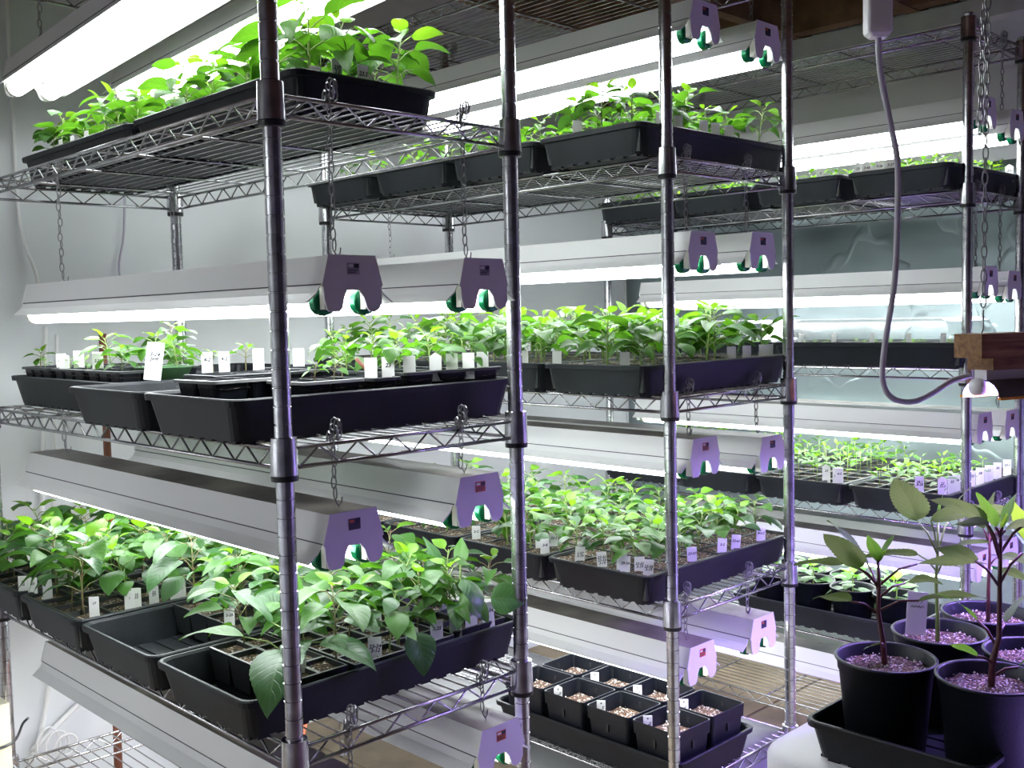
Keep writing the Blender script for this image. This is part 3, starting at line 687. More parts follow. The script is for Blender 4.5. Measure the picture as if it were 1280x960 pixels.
o = MB().tube([(0.235, 0.10, z + 0.07), (0.225, 0.115, z + 0.092), (0.212, 0.12, z + 0.108)], 0.003, 6).build('cut_stem', 'brown', smooth=True); tag(o, 'bare red cut stem standing in the narrow cell pack', 'stem')
TG = 'white plant tags in the trays'
plant_tag(0.085, 0.975, z + 0.088, '6-12\n4-8', 'white tag with two inked lines at the wall end of the middle shelf', big=1.1, size=0.006)
plant_tag(0.075, 0.935, z + 0.085, '', 'blank bright tag beside the two-line wall-end tag', big=1.1)
plant_tag(0.105, 0.935, z + 0.092, '', 'tall blank tag behind the short sprouts, front rack middle shelf', big=1.15)
plant_tag(0.115, 0.865, z + 0.090, '6-5\n-12', 'inked white tag right of the short sprouts, front rack middle shelf', big=1.15, size=0.006)
plant_tag(0.105, 0.842, z + 0.088, '2.22', 'inked white tag nearest the tall bright seedling', big=1.15, size=0.006)
o = plant_tag(0.100, 0.585, z + 0.100, '3-24\nJngl', 'tall leaning cream tag inked 3-24 in front of the green dish', big=1.65, size=0.0055, lean=-0.15, roll=0.10)
for k, (x, y, dz) in enumerate(((0.245, 0.66, 0), (0.285, 0.665, 0), (0.30, 0.56, 0.006), (0.335, 0.54, 0.004), (0.365, 0.52, 0.004))):
    plant_tag(x, y, z + 0.086 + dz, '' if k > 1 else '4-2', f'{ORD[k]} of five white tags in a loose line behind the half-empty tray', big=1.15)
for k, (x, y) in enumerate(((0.225, 0.10), (0.255, 0.095), (0.29, 0.085), (0.345, 0.085), (0.385, 0.09), (0.415, 0.082), (0.455, 0.09))):
    plant_tag(x, y, z + 0.086, '23' if k == 1 else '', f'{ORD[k]} white tag from the front post along the near cell packs', big=1.05)

# ---- front rack, top shelf: two trays lengthwise
z = Z1['top']; g = 'black trays on the front rack top shelf'
tray(0.097, 0.090, z, 'y', 'black tray with tall bright seedlings at the near end, front rack top shelf', g)
tray(0.097, 0.642, z, 'y', 'black tray with shorter seedlings at the wall end, front rack top shelf', g)
insert(0.109, 0.102, z + 0.060, 0.256, 0.521, 4, 8, 'cell insert in the near tray of the front rack top shelf', 'cell inserts on the front rack top shelf')
insert(0.109, 0.654, z + 0.060, 0.256, 0.521, 4, 8, 'cell insert in the wall-end tray of the front rack top shelf', 'cell inserts on the front rack top shelf')
bed('top', 0.105, 0.10, 0.375, 0.62, z + 0.054, 3, 6, 'near tray, front rack top shelf', 1.05, 0.015, zrow=lambda i, j: 1.15 if j < 3 else 0.95)
bed('top', 0.105, 0.66, 0.375, 1.17, z + 0.054, 3, 6, 'wall-end tray, front rack top shelf', 0.88, 0.015)
plant_tag(0.185, 0.108, z + 0.068, '235\n2.0', 'white tag inked 235 over 2.0 at the near rim, front rack top shelf', size=0.0075, face=0.0)
plant_tag(0.232, 0.106, z + 0.064, '23.5', 'white tag inked 23.5 at the near rim, front rack top shelf', size=0.0078, face=0.0, big=1.1)
plant_tag(0.145, 0.108, z + 0.052, '23.5', 'low white tag mostly sunk behind the near rim, front rack top shelf', size=0.0075, face=0.0)
for k, y in enumerate((0.86, 0.93, 0.99)): plant_tag(0.112, y, z + 0.058, '23-6', f'{ORD[k]} small tag along the aisle rim of the top wall-end tray', size=0.0065, face=-1.57)

# ---- middle rack
xa = X2 - 0.052; g = 'black trays on the middle rack'
y2 = (0.045, 0.335, 0.628, 0.92)
names = ('near tray', 'second tray', 'third tray', 'wall-end tray')
for lv, zl in (('top', Z2['top']), ('middle', Z2['mid']), ('low', Z2['low'])):
    for k in range(4):
        if lv == 'top': lb = ('black tray of seedlings at the near end', 'second black tray from the near end', 'third black tray from the near end', 'black tray at the wall end')[k]
        elif lv == 'middle': lb = ('crowded black tray at the near end', 'second crowded black tray', 'third crowded black tray', 'last crowded black tray by the wall')[k]
        else: lb = ('black tray edged with inked tags at the near end', 'second black tray past the inked tags', 'third black tray with few leaves', 'black tray by the wall')[k]
        tray(xa, y2[k], zl, 'x', f'{lb}, middle rack {lv} shelf', g, lv != 'low')
        insert(xa + 0.012, y2[k] + 0.012, zl + 0.061, 0.521, 0.256, 8, 4, f'cell insert in the {names[k]} of the middle rack {lv} shelf', 'cell inserts on the middle rack', depth=0.001)
zt = Z2['top'] + 0.058; zm = Z2['mid'] + 0.058; zl = Z2['low'] + 0.058
bed('med', xa + 0.015, y2[0] + 0.02, xa + 0.53, y2[0] + 0.26, zt, 6, 3, 'near tray, middle rack top shelf', 1.1, 0.015)
for k in (1, 2, 3): bed('small' if k > 1 else 'med', xa + 0.015, y2[k] + 0.02, xa + 0.53, y2[k] + 0.26, zt, 4, 3 if k < 3 else 2, f'{names[k]}, middle rack top shelf', 1.5 if k > 1 else 0.85, 0.02)
bed('med', xa + 0.015, y2[0] + 0.02, xa + 0.53, y2[0] + 0.26, zm, 7, 3, 'near tray, middle rack middle shelf', 1.25, 0.014)
for k in (1, 2, 3): bed('med', xa + 0.015, y2[k] + 0.02, xa + 0.53, y2[k] + 0.26, zm, (6, 6, 4)[k - 1], (3, 2, 2)[k - 1], f'{names[k]}, middle rack middle shelf', 1.30, 0.018)
bed('low2', xa + 0.015, y2[0] + 0.03, xa + 0.53, y2[0] + 0.265, zl, 7, 3, 'near tray, middle rack low shelf', 1.1, 0.012)
for k in (1, 2, 3): bed('low2', xa + 0.015, y2[k] + 0.02, xa + 0.53, y2[k] + 0.26, zl, (6, 6, 3)[k - 1], (3, 2, 1)[k - 1], f'{names[k]}, middle rack low shelf', 1.2, 0.018)
# tags
for k, (x, y, t, lab) in enumerate((
  (0.872, 0.250, '1-27\n3-19', 'tag inked 1-27 over 3-19 nearest the far corner of the tagged tray'), (0.863, 0.180, '23-56\n23-56\n3-19', 'tag with three inked lines on the aisle edge of the tagged tray'),
  (0.872, 0.135, '', 'blank tag tucked behind the tag inked 23-56'), (0.862, 0.118, '29-56', 'blank-bottomed tag inked 29-56 at the tray edge'),
  (0.880, 0.095, '23-55\n3-19', 'tag inked 23-55 over 3-19 between its neighbours'), (0.872, 0.066, '23-56\n3-19', 'tag inked 23-56 over 3-19 closest to the tray corner'),
  (1.02, 0.066, '23-57', 'tag inked 23-57 just past the middle rack post'), (1.13, 0.066, '3-2', 'tag inked 3-2 along the near rim of the middle rack'),
  (1.18, 0.064, '23-61', 'tag inked 23-61 along the near rim of the middle rack'), (1.285, 0.066, 'B-LC', 'tag inked B-LC at the far end of the near rim'))):
    plant_tag(x, y, Z2['low'] + 0.068, t, 'white ' + lab, size=0.0062, face=-0.75, lean=random.uniform(-0.2, 0.05), roll=random.uniform(-0.1, 0.1), big=1.08)
for k, (x, y, t) in enumerate(((0.874, 0.355, '2-8'), (0.905, 0.40, '23-1'), (0.94, 0.39, '23-2'), (0.875, 0.58, '2-C'))):
    plant_tag(x, y, Z2['low'] + 0.070, t, f'white tag inked {t} in the tray beyond the tagged one' if k < 3 else 'white tag inked 2-C below the light ends of the front rack', size=0.0068, face=-0.75, big=1.05)
for k, (x, y) in enumerate(((0.866, 0.30), (0.866, 0.40), (0.872, 0.42), (0.868, 0.115), (1.17, 0.064), (1.23, 0.064), (1.30, 0.066), (1.33, 0.07))):
    plant_tag(x, y, Z2['mid'] + 0.066, '', ('plain white tag {} along the aisle rim, middle rack middle shelf' if k < 4 else 'plain white tag {} along the near rim, middle rack middle shelf').format(ORD[k % 4]), big=1.05, face=-0.6)
for k, (x, y) in enumerate(((0.866, 0.23), (0.935, 0.068), (0.99, 0.066), (1.12, 0.066), (1.17, 0.066), (1.075, 0.064))):
    plant_tag(x, y, Z2['top'] + 0.070, '', f'plain white tag {ORD[k]} from the aisle, middle rack top shelf', big=1.0, face=-0.6)
for k, (x, y, t) in enumerate(((-0.022, 0.90, '23'), (-0.03, 0.93, '22\n56'), (0.02, 0.94, '23'), (0.05, 0.935, '23\n5'), (0.08, 0.945, '5'),
                               (-0.012, 0.85, ''), (0.000, 0.66, '17'), (0.06, 0.645, '1'), (0.08, 0.66, '10\n23'), (0.11, 0.65, '23\n57'), (0.15, 0.645, '23\n16'), (0.17, 0.66, '18\n23'), (0.128, 0.40, '2-20'),)):
    plant_tag(x, y, Z1['low'] + 0.072, t, f'narrow white tag inked {t.replace(chr(10), " over ")}, {ORD[k % 6]} along the low aisle rim, front rack' if t else 'blank narrow tag by the low aisle rim, front rack', size=0.0062, face=-0.7, big=0.95)
for k, (x, y, t) in enumerate(((0.075, 0.10, '1-20'), (0.190, 0.065, '23-54\n3-12'), (0.262, 0.062, '23-42'), (0.315, 0.065, '3-25'), (0.365, 0.075, '23-2'), (0.285, 0.19, '23-2'), (0.33, 0.17, '23-1'), (0.405, 0.08, '23-1'), (0.44, 0.075, '23-54'), (0.45, 0.20, '23-54'))):
    plant_tag(x, y, Z1['low'] + 0.072, t, f'white tag inked {t.replace(chr(10), " over ")}, {ORD[k % 8]} beyond the big-leaved seedling', size=0.0065, face=-0.5, big=1.1, lean=random.uniform(-0.3, 0.1))

# big-leaved seedling hanging over the tray corner, and the two leaves that reach past the rack
RT = Vector((0.713, -0.70, 0))
def big_leafy(name, x, y, z, leaves, stem_pts, label, mats='leaf_blue', r0=0.003, stem='stem_green'):
    root = thing(name, label, 'seedling' if name == 'broad_leaved_seedling' else 'potted plant', (x, y, z), None)
    b = MB(); b.tube(stem_pts, [r0 * (1 - 0.55 * i / (len(stem_pts) - 1)) for i in range(len(stem_pts))], 8)
    b.build('stem', stem, root, True)
    for i, (p, e, tip, wd, arch, mk, *ro) in enumerate(leaves):
        p, e, tip = Vector(p), Vector(e), Vector(tip)
        pb = MB(); md = (p + e) / 2 + Vector((0, 0, 0.12 * (e - p).length)); pb.tube([p, md, e], [r0 * 0.42, r0 * 0.36, r0 * 0.32], 6)
        po = pb.build('petiole', 'stem_red' if stem == 'stem_red' else 'stem_green', root, True)
        d = tip - e; L = d.length; auto = 40 * (-d.normalized().dot(RT)) if mk.startswith('leaf') else 0; wd *= 1.3 if mk == 'leaf_big' else 1.0; az = math.atan2(d.y, d.x); el = math.asin(max(-1, min(1, d.z / L)))
        lf = leaf_mesh('leaf', mk, 200 + i + int(abs(x) * 1000), wid=wd, fold=0.16, arch=arch, nu=26, nv=8, serr=0.045 if name != 'broad_leaved_seedling' else 0.02, curl=0.15)
        o = ob('leaf', lf, po); o.matrix_local = Matrix.Translation(e) @ Matrix.Rotation(az, 4, 'Z') @ Matrix.Rotation(-el - arch * 0.8, 4, 'Y') @ Matrix.Rotation(R(ro[0] if ro else (auto if name == 'pepper_plant' else 0)), 4, 'X') @ Matrix.Scale(L * (1 + arch * 0.15), 4)
    return root
zb = Z1['low'] + 0.06
big_leafy('broad_leaved_seedling', 0.075, 0.12, zb, [
  ((0, 0, 0.03), (-0.03, -0.03, 0.045), (-0.105, -0.105, -0.01), 0.62, 0.7, 'leaf_blue'), ((0, 0, 0.03), (0.03, -0.035, 0.045), (0.075, -0.105, 0.005), 0.85, 0.6, 'leaf_blue'),
  ((0, 0, 0.04), (-0.01, -0.03, 0.055), (-0.04, -0.075, 0.04), 0.8, 0.5, 'leaf_blue'), ((0, 0, 0.05), (-0.02, 0.02, 0.075), (-0.055, 0.06, 0.120), 0.5, 0.5, 'leaf_blue'),
  ((0, 0, 0.05), (0.02, 0.02, 0.075), (0.03, 0.03, 0.145), 0.5, 0.3, 'leaf'), ((0, 0, 0.02), (-0.06, 0.03, 0.06), (-0.13, 0.09, 0.06), 0.42, 0.6, 'leaf'),
  ((0, 0, 0.05), (0.03, 0.0, 0.07), (0.085, -0.01, 0.075), 0.6, 0.8, 'leaf'), ((0, 0, 0.01), (-0.03, 0.01, 0.03), (-0.07, 0.0, 0.015), 0.5, 0.4, 'leaf_blue')],
  [(0, 0, -0.005), (0.002, 0, 0.02), (0, 0, 0.05), (0.002, 0.002, 0.075)], 'broad-leaved seedling drooping over the aisle corner of the half-filled tray')
big_leafy('broad_leaved_seedling', 0.255, 0.09, zb, [
  ((0, 0, 0.03), (-0.005, -0.05, 0.035), (-0.01, -0.075, -0.025), 0.8, 0.5, 'leaf_blue'), ((0, 0, 0.04), (0.03, 0.0, 0.07), (0.09, 0.0, 0.085), 0.45, 0.7, 'leaf'), ((0, 0, 0.04), (-0.03, 0.01, 0.06), (-0.08, 0.03, 0.10), 0.45, 0.5, 'leaf')],
  [(0, 0, -0.005), (0, 0, 0.03), (0, 0, 0.06)], 'broad-leaved seedling with one diamond leaf hanging over the near rim')
big_leafy('broad_leaved_seedling', 0.400, 0.10, zb, [
  ((0, 0, 0.03), (0.0, -0.075, 0.062), (0.038, -0.118, 0.050), 0.95, 0.2, 'leaf_blue', 62), ((0, 0, 0.04), (-0.03, -0.03, 0.055), (-0.06, -0.06, 0.02), 0.7, 0.5, 'leaf_blue'), ((0, 0, 0.06), (0.02, 0.02, 0.10), (0.04, 0.04, 0.14), 0.55, 0.2, 'leaf'), ((0, 0, 0.06), (-0.02, 0.03, 0.10), (-0.03, 0.06, 0.15), 0.6, 0.2, 'leaf_blue')],
  [(0, 0, -0.005), (0, 0, 0.04), (0.005, 0.005, 0.08), (0.01, 0.01, 0.11)], 'broad-leaved seedling whose round dark leaf covers the inner post of the front rack')

# ---- middle rack, lowest shelf: grey sheet, tray of square pots
b = MB(); nx, ny = 16, 30; vs = []; x_0, x_1, y_0, y_1 = X2 - 0.03, X2 + W1 + 0.02, Y2 - 0.02, Y2 + L1
for i in range(nx + 1):
    for j in range(ny + 1):
        x = x_0 + (x_1 - x_0) * i / nx; y = y_0 + (y_1 - y_0) * j / ny
        zz = -0.0005 + 0.0015 * noise.noise(Vector((x * 9, y * 9, 0)))
        if i in (0, nx) or j == 0: zz -= 0.06
        vs.append((x, y, zz))
b.add(vs, [(i*(ny+1)+j, (i+1)*(ny+1)+j, (i+1)*(ny+1)+j+1, i*(ny+1)+j+1) for i in range(nx) for j in range(ny)])
sh = b.build('plastic_sheet', 'sheet', smooth=True); tag(sh, 'grey plastic sheet with rows of fine white print covering the lowest middle shelf', 'plastic sheet')
rnd = random.Random(5); b = MB()
def print_rows(b, x, y, rows, n, dx, dy, s):
    for r_ in range(rows):
        for k in range(n):
            if rnd.random() < 0.12: continue
            l_ = rnd.uniform(0.5, 1.0) * dy * 0.8
            b.box((x + r_ * dx, y + k * dy, 0.0020), (x + r_ * dx + s, y + k * dy + l_, 0.0024))
print_rows(b, 1.05, 0.78, 9, 22, 0.014, 0.014, 0.006); print_rows(b, 1.20, 0.70, 6, 30, 0.012, 0.012, 0.005); print_rows(b, 0.882, 0.12, 3, 46, 0.007, 0.007, 0.003)
o = b.build('printing', 'print', sh); o['kind'] = 'stuff'
tray(X2 - 0.008, 0.005, 0.002, 'y', 'black tray holding the square soil pots on the lowest middle shelf', 'black trays on the middle rack')
def square_pot(s, h):
    b = MB(); q = 0.82; hb = s / 2
    rr = lambda k, z, r=0.008: rrect(-hb*k, -hb*k, hb*k, hb*k, r, z)
    loft(b, [rr(q, 0), rr(0.935, h - 0.028), rr(0.985, h - 0.027), rr(1.0, h), rr(0.985, h + 0.001), rr(0.955, h), rr(0.925, h - 0.027), rr(0.90, h - 0.05)], cap0=True)
    for sx, sy in ((1, 0), (-1, 0), (0, 1), (0, -1)): # moulded slots under the rim
        a = Matrix.Rotation(math.atan2(sy, sx), 4, 'Z'); b.box((hb * 0.93, -0.003, h - 0.045), (hb * 0.975, 0.003, h - 0.012), 1, a)
    return b.mesh('square_pot', ['plastic', 'black_ring'])
SP = square_pot(0.118, 0.115)
def dirt(r, seed, sq=False, n=10):
    b = MB(); vs = []
    for i in range(n + 1):
        for j in range(n + 1):
            u, v = 2*i/n - 1, 2*j/n - 1
            if not sq:
                m = max(abs(u), abs(v)); l_ = math.hypot(u, v) or 1; u, v = u / l_ * m, v / l_ * m
            vs.append((u * r, v * r, 0.005 * noise.noise(Vector((u * 3, v * 3, seed))) + 0.002 * noise.noise(Vector((u * 11, v * 11, seed)))))
    b.add(vs, [(i*(n+1)+j, (i+1)*(n+1)+j, (i+1)*(n+1)+j+1, i*(n+1)+j+1) for i in range(n) for j in range(n)]); return b.mesh('soil', 'soil_light' if sq else 'soil', True)
def perl(r, n, seed, sq=False):
    rd = random.Random(seed); b = MB()
    for k in range(n):
        if sq: x, y = rd.uniform(-r, r), rd.uniform(-r, r)
        else: a = rd.uniform(0, 6.28); q = r * math.sqrt(rd.random()); x, y = q * math.cos(a), q * math.sin(a)
        s = rd.uniform(0.0008, 0.0024); z_ = 0.003 + 0.002 * rd.random()
        b.add([(x+s, y, z_), (x, y+s*0.9, z_), (x-s*0.8, y, z_), (x, y-s, z_), (x, y, z_+s), (x, y, z_-s)], [(0,1,4),(1,2,4),(2,3,4),(3,0,4),(1,0,5),(2,1,5),(3,2,5),(0,3,5)])
    return b.mesh('perlite', 'perlite')
S1 = [dirt(0.050, s, True) for s in range(3)]; P1 = [perl(0.047, 55, s, True) for s in range(3)]
for i in range(2):
    for j in range(4):
        x = X2 + 0.060 + i * 0.126; y = 0.075 + j * 0.128
        o = ob('square_pot', SP, None, (x, y, 0.008)); o.rotation_euler = (0, 0, random.uniform(-0.04, 0.04))
        tag(o, f'square black pot of bare soil, {("aisle side", "inner side")[i]}, {ORD[j]} from the near end', 'plant pot', 'square black pots of soil')
        d = ob('soil', S1[(i + j) % 3], o, (0, 0, 0.083)); ob('perlite', P1[(i * 2 + j) % 3], d).__setitem__('kind', 'stuff')
        if (i, j) not in ((0, 3),(1, 3)):
            plant_tag(x - 0.035, y + 0.035, 0.008 + 0.102, None, f'white tag with slanted writing, {ORD[j]} {("aisle-side", "inner-side")[i]} square pot', face=-0.8, big=1.0)
            tg = C.objects[-1]
            ob('writing', scrawl(1, 0.022, 0.006, R(62), 0.0006, i * 5 + j), tg, (0.001, -0.0006, 0.0))
            t = ob('hole', MB().lathe([(0.0018, 0), (0.0018, 0.0004)], 10, cap0=True, cap1=True).mesh('hole', 'ink'), tg, (0, -0.0006, 0.016)); t.rotation_euler = (R(90), 0, 0)

# ---------------------------------------------------------------- far rack
xb = X3 - 0.065; g = 'black trays on the far rack'
ys3 = (-0.135, 0.155, 0.447, 0.738)
stuff = MB(); stuff_uv = []
LOWLEAF = {}
def low_leaf(wid=0.5):
    vs = []; uv = []
    for i in range(5):
        t = i / 4; wd = 0.5 * wid * (math.sin(math.pi * (t ** 0.72)) if 0 < t < 1 else 0.02)
        for j in range(3): v = j - 1; vs.append(Vector((t, v * wd, abs(v) * wd * 0.35 - 0.25 * t * t))); uv.append((t, 0.5 + 0.5 * v))
    return vs, [(i*3+j, (i+1)*3+j, (i+1)*3+j+1, i*3+j+1) for i in range(4) for j in range(2)], uv
LLV, LLF, LLU = low_leaf()
UVS = []
def far_plant(x, y, z, h, ll, rd):
    b = stuff; b.tube([(x, y, z - 0.004), (x, y, z + h)], 0.0012, 4, 0)
    UVS.extend([(0.1, 0.3)] * 8)
    az = rd.uniform(0, 6); n = rd.randint(3, 4)
    for k in range(n):
        az += 1.57 + rd.uniform(-0.3, 0.3)
        for s in (0, 1):
            a = az + 3.14 * s; t = 0.4 + 0.6 * (k + 0.6) / n; top = k == n - 1; pit = rd.uniform(0.6, 1.0) if top else rd.uniform(0.0, 0.6)
            m4 = Matrix.Translation((x, y, z + h * t)) @ Matrix.Rotation(a, 4, 'Z') @ Matrix.Rotation(-pit, 4, 'Y') @ Matrix.Translation((ll * 0.25, 0, 0)) @ Matrix.Scale(ll * rd.uniform(0.75, 1.15) * (0.6 if top else 1), 4)
            b.add([m4 @ p for p in LLV], LLF, 2 if top or rd.random() < 0.15 else 1); UVS.extend(LLU)
rd = random.Random(3)
for lv, zl_ in (('top', Z3['top']), ('low', Z3['low'])):
    for k in range(4):
        tray(xb, ys3[k], zl_, 'x', f'black seedling tray, {("nearest the aisle end", "second from the aisle end", "third from the aisle end", "nearest the corner of the room")[k]}, far rack {lv} shelf', g, True)
        insert(xb + 0.012, ys3[k] + 0.012, zl_ + 0.061, 0.521, 0.256, 8, 4, f'cell insert in the {names[k]}, far rack {lv} shelf', 'cell inserts on the far rack')
        nx_, ny_ = (7, 4) if lv == 'low' else (6, 3)
        for i in range(nx_):
            for j in range(ny_):
                x = xb + 0.03 + 0.49 * (i + 0.5) / nx_ + rd.uniform(-0.01, 0.01); y = ys3[k] + 0.02 + 0.24 * (j + 0.5) / ny_ + rd.uniform(-0.01, 0.01)
                if lv == 'low' and k == 0 and i > 4 and rd.random() < 0.6: continue
                hh = (0.045, 0.065)[k > 0] if lv == 'low' else (0.030 if k else 0.040)
                far_plant(x, y, zl_ + 0.056, hh * rd.uniform(0.8, 1.25), (0.036 if lv == 'low' else 0.030) * rd.uniform(0.85, 1.2), rd)
for k, (x, y, t) in enumerate(((1.848, -0.050, '28.1\n8-28'), (1.858, -0.105, '23\n33.5'), (1.90, -0.112, '25'), (1.93, -0.112, '34'), (1.855, 0.185, '23\n3-66'), (1.85, 0.175, '4-5'), (1.88, 0.23, '23'), (2.02, -0.112, '5-22'), (2.08, -0.112, '28'), (2.14, -0.112, '23'), (2.20, -0.112, '26'), (2.27, -0.112, '23-1'))):
    plant_tag(x, y, Z3['low'] + 0.078, t, f'small white tag inked {t.replace(chr(10), " over ")}, {ORD[k % 8]} along the far rack low trays', size=0.0068, face=-0.9, big=1.15)
for k, (x, y, t) in enumerate(((1.85, 0.12, '23'), (1.85, 0.095, '3-66'), (1.85, 0.06, '3-26'), (1.85, 0.03, '3-27'), (1.852, 0.23, '3'), (1.94, -0.118, '22'), (1.98, -0.118, '2.2'), (2.25, -0.118, '2-5'))):
    plant_tag(x, y, Z3['top'] + 0.065, t, f'small white tag inked {t}, {ORD[k]} along the far rack top trays', size=0.0068, face=-1.1, big=1.1)
# humidity domes on the middle shelf
for k, (y, nm) in enumerate(((-0.165, 'near'), (0.405, 'wall-end'))):
    tr_ = tray(xb + 0.005, y, Z3['mid'] + 0.0, 'y', f'black tray under a clear dome, {nm} one on the far rack middle shelf', g)
    b = MB(); lx, ly = 0.272, 0.537
    loft(b, [rrect(0, 0, lx, ly, 0.02, 0), rrect(0.004, 0.004, lx-0.004, ly-0.004, 0.02, 0.006), rrect(0.022, 0.022, lx-0.022, ly-0.022, 0.03, 0.052), rrect(0.04, 0.04, lx-0.04, ly-0.04, 0.03, 0.060)], cap1=True)
    o = b.build('humidity_dome', 'clear', loc=(xb + 0.009, y + 0.004, Z3['mid'] + 0.065)); tag(o, f'low clear plastic dome over the {nm} tray of the far rack middle shelf', 'dome lid', 'clear dome lids')
    insert(xb + 0.017, y + 0.012, Z3['mid'] + 0.058, 0.256, 0.521, 4, 8, f'cell insert sprouting under the {nm} clear dome', 'cell inserts on the far rack')
    for q in range(26): far_plant(xb + 0.03 + rd.random() * 0.22, y + 0.03 + rd.random() * 0.48, Z3['mid'] + 0.054, 0.010, 0.010, rd)
    for q, yy in enumerate((0.06, 0.15, 0.25, 0.36, 0.46)):
        plant_tag(xb + 0.03, y + yy, Z3['mid'] + 0.072, '', f'small blank tag under the {nm} clear dome, {ORD[q]} from the aisle end', face=-1.2, big=0.7)
b = MB(); loft(b, [rrect(0, 0, 0.15, 0.12, 0.02, 0), rrect(0.01, 0.01, 0.14, 0.11, 0.02, 0.07), rrect(0.02, 0.02, 0.13, 0.10, 0.02, 0.074)], cap0=True, cap1=True)
o = b.build('clear_tub', 'clear', loc=(2.14, -0.10, Z3['mid'] + 0.002)); tag(o, 'small clear plastic tub beside the near clear dome', 'tub')
me = stuff.mesh('distant_seedlings', ['stem_green', 'leaf', 'leaf_lime'], True)
u = me.uv_layers.new(name='UVMap'); u.data.foreach_set('uv', [c for l in me.loops for c in UVS[l.vertex_index]])
o = ob('distant_seedlings', me); tag(o, 'mass of small green seedlings in the far rack trays', 'seedlings', None, 'stuff')
# round pots in a tray on the far rack
def round_pot(rt, rb, h, n=32):
    b = MB()
    b.lathe([(rb, 0), (rb + 0.001, 0.002), (rt - 0.004, h - 0.022), (rt - 0.002, h - 0.021), (rt - 0.001, h - 0.006), (rt + 0.002, h - 0.005), (rt + 0.0035, h - 0.002), (rt + 0.002, h), (rt - 0.001, h), (rt - 0.003, h - 0.003), (rt - 0.006, h - 0.03), (rt - 0.012, h - 0.05)], n, cap0=True)
    return b.mesh('round_pot', 'plastic', True)
RP2 = round_pot(0.060, 0.046, 0.115, 24); D2 = dirt(0.051, 9)
tray(xb + 0.0, -0.03, 0.0735, 'y', 'black tray of round pots on the lowest plant shelf of the far rack', g, True)
for k, (y, x) in enumerate(((0.05, 1.93), (0.175, 1.925), (0.30, 1.93), (0.425, 1.925), (0.11, 2.04), (0.24, 2.045), (0.37, 2.04))):
    o = ob('round_pot', RP2, None, (x, y, 0.079)); wh = f'{ORD[k]} in the row facing the aisle' if k < 4 else f'{ORD[k - 4]} in the row by the wall'
    tag(o, f'small round black pot, {wh}, far rack lowest plant shelf', 'plant pot', 'round pots on the far rack'); ob('soil', D2, o, (0, 0, 0.09))
    root = thing('young_plant', f'low leafy plant in the small round pot {wh}', 'young plant', (x, y, 0.079 + 0.088), 'young plants on the far rack')
    rd2 = random.Random(k); b = MB(); b.tube([(0, 0, 0), (0.002, 0, 0.03), (0, 0, 0.06)], 0.002, 5); b.build('stem', 'stem_green', root)
    for q in range(11):
        a = q * 2.4; t = q / 10; o2 = ob('leaf', rd2.choice(LV['leaf_blue' if q < 4 else ('leaf' if q < 8 else 'leaf_lime')]), root)
        o2.matrix_local = Matrix.Translation((0.004 * math.cos(a), 0.004 * math.sin(a), 0.012 + 0.05 * t)) @ Matrix.Rotation(a, 4, 'Z') @ Matrix.Rotation(-(0.05 + 0.9 * t), 4, 'Y') @ Matrix.Translation((0.012, 0, 0)) @ Matrix.Scale((0.075 - 0.035 * t) * rd2.uniform(0.85, 1.1), 4)

# ---------------------------------------------------------------- tote, tray and big potted plants near the camera
TZ = 0.268
b = MB(); tx0, ty0, tx1, ty1 = 0.640, -1.00, 1.45, -0.318
loft(b, [rrect(tx0+0.04, ty0+0.04, tx1-0.04, ty1-0.04, 0.05, FL + 0.001, 10), rrect(tx0+0.014, ty0+0.014, tx1-0.014, ty1-0.014, 0.06, TZ - 0.05, 10), rrect(tx0, ty0, tx1, ty1, 0.07, TZ - 0.048, 10), rrect(tx0, ty0, tx1, ty1, 0.07, TZ - 0.010, 10),
         rrect(tx0+0.003, ty0+0.003, tx1-0.003, ty1-0.003, 0.07, TZ - 0.003, 10), rrect(tx0+0.010, ty0+0.010, tx1-0.010, ty1-0.010, 0.065, TZ, 10)], cap0=True, cap1=True)
o = b.build('plastic_table', 'tote'); tag(o, 'white rounded plastic table under the tray of large potted plants', 'table')
o.data.polygons.foreach_set('use_smooth', [True] * len(o.data.polygons)); o.data.set_sharp_from_angle(angle=R(40))
tray(0.672, -0.672, TZ, 'x', 'black tray on the white table holding the large round pots', None)
C.objects[-1]
RP = round_pot(0.0745, 0.058, 0.148, 48)
DL = [dirt(0.066, 30 + s, n=18) for s in range(3)]; PL = [perl(0.063, 110, 50 + s) for s in range(3)]
pots = [((0.778, -0.478), 'large round black pot, left at the wall side of the white table'), ((0.962, -0.484), 'large round black pot with a white name tag in it'), ((0.795, -0.632), 'large round black pot closest to the camera on the white table'),
        ((0.955, -0.640), 'large round black pot beside the one closest to the camera'), ((1.125, -0.500), 'large round black pot at the far end of the tray row')]
pots[0] = (pots[0][0], 'large round black pot at the aisle corner of the white table, against the wall-side rim')
for k, ((x, y), lab) in enumerate(pots):
    o = ob('round_pot', RP, None, (x, y, TZ + 0.008)); tag(o, lab, 'plant pot', 'large round pots on the white table')
    d = ob('soil', DL[k % 3], o, (0, 0, 0.128)); q = ob('perlite', PL[k % 3], d); q['kind'] = 'stuff'; q.rotation_euler = (0, 0, k)
SZ = TZ + 0.136
rt = Vector((0.713, -0.70, 0)); fw = Vector((0.70, 0.713, 0))
def V(a, b_, c): return tuple(rt * a + fw * b_ + Vector((0, 0, c)))      # a sideways, b_ away, c up: seen from the aisle
